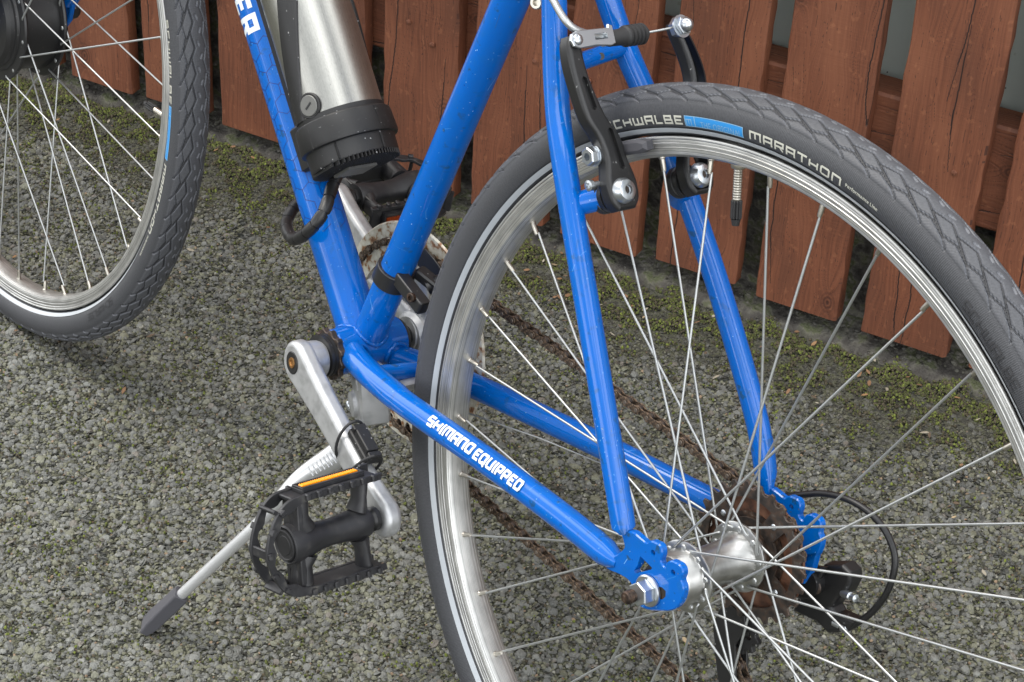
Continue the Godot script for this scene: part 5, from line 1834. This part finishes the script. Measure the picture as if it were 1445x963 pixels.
func scatter(called: String, parent: Node, mesh: Mesh, xfs: Array, cols: Array) -> void:
	var mm := MultiMesh.new()
	mm.transform_format = MultiMesh.TRANSFORM_3D
	mm.use_colors = true
	mm.mesh = mesh
	mm.instance_count = xfs.size()
	for i in xfs.size():
		mm.set_instance_transform(i, xfs[i])
		mm.set_instance_color(i, cols[i])
	var o := MultiMeshInstance3D.new()
	o.name = numbered(parent, called)
	o.multimesh = mm
	o.set_meta("kind", "stuff")
	parent.add_child(o, true)

const FO := Vector3(0, 0, -0.8579)
const FE := Vector3(0.9248, 0, -0.3805)
const FN := Vector3(0.3805, 0, 0.9248)

func on_ground(a: float, b: float, h := 0.0) -> Vector3:
	return FO + FE * a + FN * b + Vector3(0, h, 0)

# how far (metres) a spot on the ground lies outside the part that the photograph shows
func away(a: float, b: float) -> float:
	return maxf(maxf(-(a + 1.696) * 0.761 + (b - 0.019) * 0.648, (a + 0.944) * 0.52 + (b - 0.902) * 0.854), (a + 0.146) * 0.955 - (b - 0.416) * 0.296)

func build_ground() -> void:
	var g := PlaneMesh.new()
	g.size = Vector2(600, 600)
	g.subdivide_width = 8
	g.subdivide_depth = 8
	g.material = M.tarmac
	var ground := put("tarmac", g, self)
	tag(ground, "coarse grey tarmac of worn chippings with moss between them", "", "", "structure")
	# chippings pressed into the tarmac, as far as they can be told apart
	var patch := noise(1.6, 91, 3)
	var tone := noise(5.0, 92, 2)
	var meshes := []
	for i in 6:
		meshes.append(rock(100 + i, 6 + i % 3, [0.55, 0.7, 0.5, 0.8, 0.6, 0.65][i]))
	var xfs := [[], [], [], [], [], []]
	var cols := [[], [], [], [], [], []]
	for pas in 2:
		var cell := 0.0056 if pas == 0 else 0.0038
		var na := int(3.0 / cell)
		var nb := int(1.46 / cell)
		for i in na:
			for j in nb:
				var a := -2.45 + (i + rng.randf()) * cell
				var b := -0.060 + (j + rng.randf()) * cell
				# the part of the ground in and near the view
				if away(a, b) > 0.16 + 0.26 * rng.randf() * rng.randf():
					continue
				var m := patch.get_noise_2d(a * 3.0, b * 3.0)
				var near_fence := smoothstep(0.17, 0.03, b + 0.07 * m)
				if rng.randf() < near_fence * (0.6 if b > 0.0 else 0.8):
					continue
				var s := (rng.randf_range(0.0029, 0.0050) if pas == 0 else rng.randf_range(0.0010, 0.0023))
				if pas == 0 and rng.randf() < 0.10:
					s *= 1.3
				if near_fence > 0.3:
					s *= 0.75
				var t := Transform3D(Basis.from_euler(Vector3(rng.randf_range(-0.7, 0.7), rng.randf() * TAU, rng.randf_range(-0.7, 0.7))).scaled_local(Vector3(s, s * rng.randf_range(0.75, 1.25), s * rng.randf_range(0.7, 1.1))), on_ground(a, b, s * rng.randf_range(-0.20, 0.34) - (0.0004 if pas == 0 else -0.0008) + 0.0125 * smoothstep(0.012, -0.025, b)))
				var worn := clampf(0.5 + 0.55 * tone.get_noise_2d(a * 1.2, b * 1.2) + 0.6 * (b - 0.45) - 0.25 * (a + 0.75), 0.0, 1.0)
				var c := Color(0.100, 0.103, 0.095).lerp(Color(0.174, 0.177, 0.162), worn) * rng.randf_range(0.76, 1.14)
				var odd := rng.randf()
				if pas == 0:
					if odd < 0.05:
						c *= 1.22
					elif odd < 0.09:
						c = c.lerp(Color(0.15, 0.125, 0.10), 0.6)
					elif odd < 0.30:
						c = c.lerp(Color(0.16, 0.16, 0.09), 0.5)
				else:
					if odd < 0.10:
						c = Color(0.29, 0.285, 0.24)
					elif odd < 0.13:
						c = Color(0.28, 0.20, 0.13)
					elif odd < 0.62:
						c = c.lerp(Color(0.20, 0.198, 0.12), 0.7)
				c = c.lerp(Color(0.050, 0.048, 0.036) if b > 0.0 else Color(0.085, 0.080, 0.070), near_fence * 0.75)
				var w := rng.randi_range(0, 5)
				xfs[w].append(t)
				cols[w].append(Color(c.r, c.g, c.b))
	for i in 6:
		scatter("stone_chippings", ground, meshes[i], xfs[i], cols[i])
	# moss: thick along the foot of the fence, thin in the joints further out
	var tuft := MB.new()
	tuft.lathe([Vector2(1.0, -0.3), Vector2(0.95, 0.1), Vector2(0.7, 0.5), Vector2(0.35, 0.72), Vector2(0, 0.8)], 6, aim(Vector3.ZERO, Vector3(0, 1, 0)), 1.2)
	var mossy := tuft.mesh(M.moss)
	var mx := []
	var mc := []
	var clump := noise(11.0, 95, 3)
	for i in 150000:
		var a := rng.randf_range(-2.2, 0.4)
		var b := rng.randf_range(0.0, 1.0)
		var dense := i < 76000
		if dense:
			b = absf(rng.randfn(0.0, 0.070)) - 0.010
		if away(a, b) > 0.16 + 0.24 * rng.randf():
			continue
		var m := patch.get_noise_2d(a * 3.0 + 9.0, b * 3.0)
		var k := clump.get_noise_2d(a * 2.0, b * 2.0)
		if not dense and (k < 0.05 or (m < 0.0 and rng.randf() < 0.6)):
			continue
		if dense and k < -0.20 + b * 2.2:
			continue
		var s := rng.randf_range(0.0007, 0.0019) if dense else rng.randf_range(0.0008, 0.0016)
		mx.append(Transform3D(Basis.from_euler(Vector3(rng.randf_range(-0.6, 0.6), rng.randf() * TAU, rng.randf_range(-0.6, 0.6))).scaled_local(Vector3(s, s * rng.randf_range(0.8, 2.0), s)), on_ground(a, b, rng.randf_range(0.0, 0.0022) + (0.012 * maxf(k - 0.05, 0.0) * smoothstep(0.14, 0.05, b) if dense else 0.0016))))
		var g2 := rng.randf()
		var c := Color(0.050, 0.056, 0.018).lerp(Color(0.150, 0.180, 0.030), g2 * g2 * clampf(0.6 + k, 0.0, 1.0))
		if rng.randf() < 0.42:
			c = Color(0.060, 0.050, 0.030) * rng.randf_range(0.6, 1.3)
		mc.append(c)
	scatter("moss", self, mossy, mx, mc)
	tag(get_node("moss"), "green and brown moss along the foot of the fence", "moss", "", "stuff")
	# fallen scraps of leaf and bark
	var leaf := MB.new()
	leaf.extrude(PackedVector2Array([Vector2(-1, 0), Vector2(-0.4, -0.42), Vector2(0.4, -0.30), Vector2(1, 0.1), Vector2(0.3, 0.38), Vector2(-0.5, 0.34)]), -0.05, 0.05, aim(Vector3.ZERO, Vector3(0.1, 1, 0)))
	var lx := []
	var lc := []
	for i in 240:
		var a := rng.randf_range(-1.9, 0.2)
		var b := absf(rng.randfn(0.0, 0.10)) - 0.01 if i < 190 else rng.randf_range(0.0, 0.9)
		if away(a, b) > 0.16 + 0.24 * rng.randf():
			continue
		var s := rng.randf_range(0.002, 0.0055)
		lx.append(Transform3D(Basis.from_euler(Vector3(rng.randf_range(-0.5, 0.5), rng.randf() * TAU, rng.randf_range(-0.5, 0.5))).scaled(Vector3.ONE * s), on_ground(a, b, 0.0048)))
		lc.append([Color(0.26, 0.15, 0.07), Color(0.18, 0.10, 0.05), Color(0.33, 0.25, 0.15), Color(0.10, 0.07, 0.045), Color(0.30, 0.27, 0.21)][rng.randi_range(0, 4)])
	scatter("leaf_litter", self, leaf.mesh(M.litter), lx, lc)
	tag(get_node("leaf_litter"), "tan scraps of leaf and bark scattered on the ground", "leaf litter", "", "stuff")

func plank_mesh(w: float, h: float, y0: float, th: float, sd: int) -> ArrayMesh:
	var r := RandomNumberGenerator.new()
	r.seed = sd
	var wob := noise(9.0, sd, 3)
	var off := Vector2(r.randf(), r.randf())
	var flip := -1.0 if r.randf() < 0.5 else 1.0
	var mb := MB.new()
	var rows := 70
	var ring := []
	var bv := 0.0022
	var x := w / 2
	# corners with a worn chamfer: front (z = 0), right, back, left
	var corners := [Vector2(-x + bv, 0), Vector2(x - bv, 0), Vector2(x, -bv), Vector2(x, -th + bv), Vector2(x - bv, -th), Vector2(-x + bv, -th), Vector2(-x, -th + bv), Vector2(-x, -bv)]
	for e in 8:
		var p0: Vector2 = corners[e]
		var p1: Vector2 = corners[(e + 1) % 8]
		var d := (p1 - p0).normalized()
		var nn := Vector2(-d.y, d.x)
		if nn.dot((p0 + p1) * 0.5 - Vector2(0, -th / 2)) < 0.0:
			nn = -nn
		var s := mb.v.size()
		for i in rows + 1:
			var y := y0 + h * i / rows
			for q in [p0, p1]:
				var c: Vector2 = q
				var k := signf(c.x)
				var ex := k * 0.0022 * wob.get_noise_2d(k * 50.0 + c.y * 300.0, y * 3.0)
				var ez := 0.0006 * wob.get_noise_2d(c.x * 40.0 + 9.0, y * 2.0)
				var u := (c.x + (c.y if absf(nn.x) > 0.5 else 0.0)) / 0.32 * flip
				mb.p(Vector3(c.x + ex, y + 0.0008 * wob.get_noise_2d(c.x * 90.0, 7.0) * (1.0 if i == 0 else 0.0), c.y + ez), Vector3(nn.x, 0, nn.y), Vector2(u + off.x, 0.995 - pingpong(y / 0.64 + 0.01, 0.99)))
		mb.weave(s, rows + 1, 2)
	for e in [[0.0, -1.0], [h, 1.0]]:
		var c := mb.p(Vector3(0, y0 + e[0], -th / 2), Vector3(0, e[1], 0), off)
		var b := mb.v.size()
		for q in 9:
			var w2: Vector2 = corners[q % 8]
			mb.p(Vector3(w2.x, y0 + e[0], w2.y), Vector3(0, e[1], 0), Vector2(w2.x * 3.0, w2.y * 3.0) + off)
		for q in 8:
			mb.tri(c, b + q, b + q + 1)
	return mb.mesh(M[["stained_wood", "weathered_wood", "streaked_wood"][posmod(sd, 3)]])

func rail_mesh(ln: float, hh: float, dd: float, sd: int) -> ArrayMesh:
	var mb := MB.new()
	mb.box(Vector3(ln, hh, dd), Transform3D(), 0.003)
	for i in mb.v.size():
		var q := mb.v[i]
		mb.t[i] = Vector2((q.y + q.z) / 0.32, q.x / 0.64) + Vector2(0.37 * sd, 0.11)
	return mb.mesh(M.stained_wood)

func build_fence() -> void:
	var basis := Basis(FE, Vector3(0, 1, 0), FN)
	var fence := hold("wooden_fence", self, Transform3D(basis, FO))
	tag(fence, "red brown stained wooden fence of upright planks on rails", "fence")
	var lefts := []
	var known := {-1.344: 0.100, -1.464: 0.094, -0.976: 0.099, -1.103: 0.101, -0.7283: 0.102, -0.600: 0.099, -0.471: 0.100, -0.3445: 0.100}
	for x in [-2.60, -2.473, -2.346, -2.219, -2.092, -1.965, -1.838, -1.712, -1.587, -1.464, -1.344, -1.229, -1.103, -0.976, -0.854, -0.7283, -0.600, -0.471, -0.3445, -0.217, -0.090, 0.037, 0.164, 0.291, 0.418, 0.545, 0.672]:
		lefts.append(x)
	var nail := MB.new()
	nail.lathe([Vector2(0, -0.002), Vector2(0.0030, -0.002), Vector2(0.0034, 0.0002), Vector2(0.0024, 0.0009), Vector2(0, 0.0011)], 10)
	var nm := nail.mesh(M.stained_wood)
	for i in lefts.size():
		var x: float = lefts[i]
		var w: float = known.get(x, rng.randf_range(0.097, 0.101))
		var y0 := 0.030 + rng.randf_range(-0.002, 0.003)
		if is_equal_approx(x, -0.7283):
			y0 = 0.037
		put("plank", plank_mesh(w, 1.50, y0, 0.022, 300 + i), fence, Transform3D(Basis(Vector3(0, 0, 1), rng.randf_range(-0.002, 0.002)), Vector3(x + w / 2, 0, rng.randf_range(-0.0012, 0.0012))))
		for q in 2:
			put("nail", nm, fence, Transform3D(Basis(), Vector3(x + w * (0.30 + 0.42 * q) + rng.randf_range(-0.006, 0.006), 0.245 + rng.randf_range(-0.018, 0.018), 0.0012)))
	put("rail", rail_mesh(3.5, 0.124, 0.045, 1), fence, Transform3D(Basis(), Vector3(-0.95, 0.2515, -0.0462)))
	put("rail", rail_mesh(3.5, 0.100, 0.045, 2), fence, Transform3D(Basis(), Vector3(-0.95, 1.2800, -0.0462)))
	for x in [-2.2, -0.4, 0.75]:
		put("post", plank_mesh(0.075, 1.50, 0.0, 0.075, int(x * 10.0) + 900), fence, Transform3D(Basis(), Vector3(x + 0.06, 0, -0.152)))
	# what stands behind it
	var pl := MB.new()
	pl.box(Vector3(3.9, 0.172, 0.16), Transform3D(Basis(), Vector3(0, 0.078, 0)), 0.006)
	var plinth := put("concrete_plinth", pl.mesh(M.concrete), self, Transform3D(basis, FO + FE * -0.95 - FN * 0.130))
	tag(plinth, "low dark stained concrete plinth under and behind the fence planks", "plinth")
	var ap := MB.new()
	var rows := 3
	var cols := 390
	var nz := noise(7.0, 71, 4)
	var s := ap.v.size()
	for i in rows + 1:
		for j in cols + 1:
			var x := -2.9 + 3.9 * j / cols
			var z: float = [-0.060, -0.030, -0.004, 0.012][i] + 0.007 * nz.get_noise_2d(x * 3.0, i * 4.0) * (1.0 if i > 0 else 0.0)
			var y: float = [0.016, 0.012, 0.007, -0.004][i] + 0.003 * nz.get_noise_2d(x * 6.0, i * 9.0 + 50.0)
			ap.p(Vector3(x, y, z), Vector3(0, 1, 0.25 if i < 3 else 0.5))
	ap.weave(s, rows + 1, cols + 1)
	var apron := put("concrete_haunch", ap.mesh(M.concrete), self, Transform3D(basis, FO))
	tag(apron, "rough dark concrete strip at the foot of the fence", "", "", "structure")
	var bk := MB.new()
	bk.box(Vector3(3.9, 1.10, 0.03), Transform3D(Basis(), Vector3(0, 0.72, 0)), 0.002)
	var board := put("grey_wall", bk.mesh(M.grey_board), self, Transform3D(basis, FO + FE * -0.95 - FN * 0.092))
	tag(board, "pale grey wall seen through the gaps between the fence planks", "wall")

# unseen overcast clouds; noise seed picked so bright and dark banks shape tube reflections
func tuned_clouds() -> ImageTexture:
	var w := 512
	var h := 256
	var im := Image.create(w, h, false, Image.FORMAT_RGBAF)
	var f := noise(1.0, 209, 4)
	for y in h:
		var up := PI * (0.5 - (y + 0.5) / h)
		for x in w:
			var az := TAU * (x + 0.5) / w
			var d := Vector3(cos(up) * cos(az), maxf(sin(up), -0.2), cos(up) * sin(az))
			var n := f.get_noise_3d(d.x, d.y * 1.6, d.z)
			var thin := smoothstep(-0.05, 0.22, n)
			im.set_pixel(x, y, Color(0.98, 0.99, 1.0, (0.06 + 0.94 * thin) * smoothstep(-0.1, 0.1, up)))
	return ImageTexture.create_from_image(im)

# ---------------------------------------------------------------- scene
func _ready() -> void:
	rng.seed = 2024
	var cam := Camera3D.new()
	cam.name = "camera"
	cam.transform = Transform3D(Basis(Vector3(0.62608, 0.04439, -0.77850), Vector3(-0.47032, 0.81782, -0.33161), Vector3(0.62195, 0.57375, 0.53290)).orthonormalized(), Vector3(0.75372, 1.32237, 0.85414))
	cam.fov = 18.963
	cam.near = 0.02
	cam.far = 1000.0
	add_child(cam)
	cam.current = true
	var we := WorldEnvironment.new()
	we.name = "environment"
	var env := Environment.new()
	env.background_mode = Environment.BG_SKY
	var sky := Sky.new()
	var sm := ProceduralSkyMaterial.new()
	sm.sky_top_color = Color(0.66, 0.68, 0.70)
	sm.sky_horizon_color = Color(0.56, 0.57, 0.58)
	sm.sky_curve = 0.5
	sm.sky_energy_multiplier = 1.0
	sm.ground_bottom_color = Color(0.40, 0.40, 0.38)
	sm.ground_horizon_color = Color(0.45, 0.45, 0.44)
	sm.sky_cover = tuned_clouds()
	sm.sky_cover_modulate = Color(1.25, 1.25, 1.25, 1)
	sky.sky_material = sm
	env.sky = sky
	env.background_energy_multiplier = 1.0
	env.tonemap_mode = Environment.TONE_MAPPER_LINEAR
	env.tonemap_exposure = 2.1
	env.sdfgi_enabled = true
	env.ssao_enabled = true
	env.ssil_enabled = true
	we.environment = env
	add_child(we)
	var sun := DirectionalLight3D.new()
	sun.name = "sun"
	sun.light_energy = 0.3
	sun.light_angular_distance = 26.0
	sun.light_color = Color(1.0, 0.97, 0.93)
	sun.shadow_enabled = true
	sun.transform = Transform3D(Basis.looking_at(Vector3(0.42, -0.85, -0.30), Vector3(0, 1, 0)), Vector3(0, 3, 0))
	add_child(sun)
	make_materials()
	build_ground()
	build_fence()
	bike = hold("bicycle", self, Transform3D(Basis(Vector3(1, 0, 0), Vector3(0, 0.98612, -0.16606), Vector3(0, 0.16606, 0.98612)), Vector3(0, 0.3444, 0)))
	tag(bike, "blue bicycle with battery on its down tube leaning towards the fence", "bicycle")
	build_frame()
	build_wheels(tyre_mesh())
	build_drivetrain()
	build_brake()
	build_kickstand()
	build_battery()
	build_sensor()
	build_rest_of_bicycle()
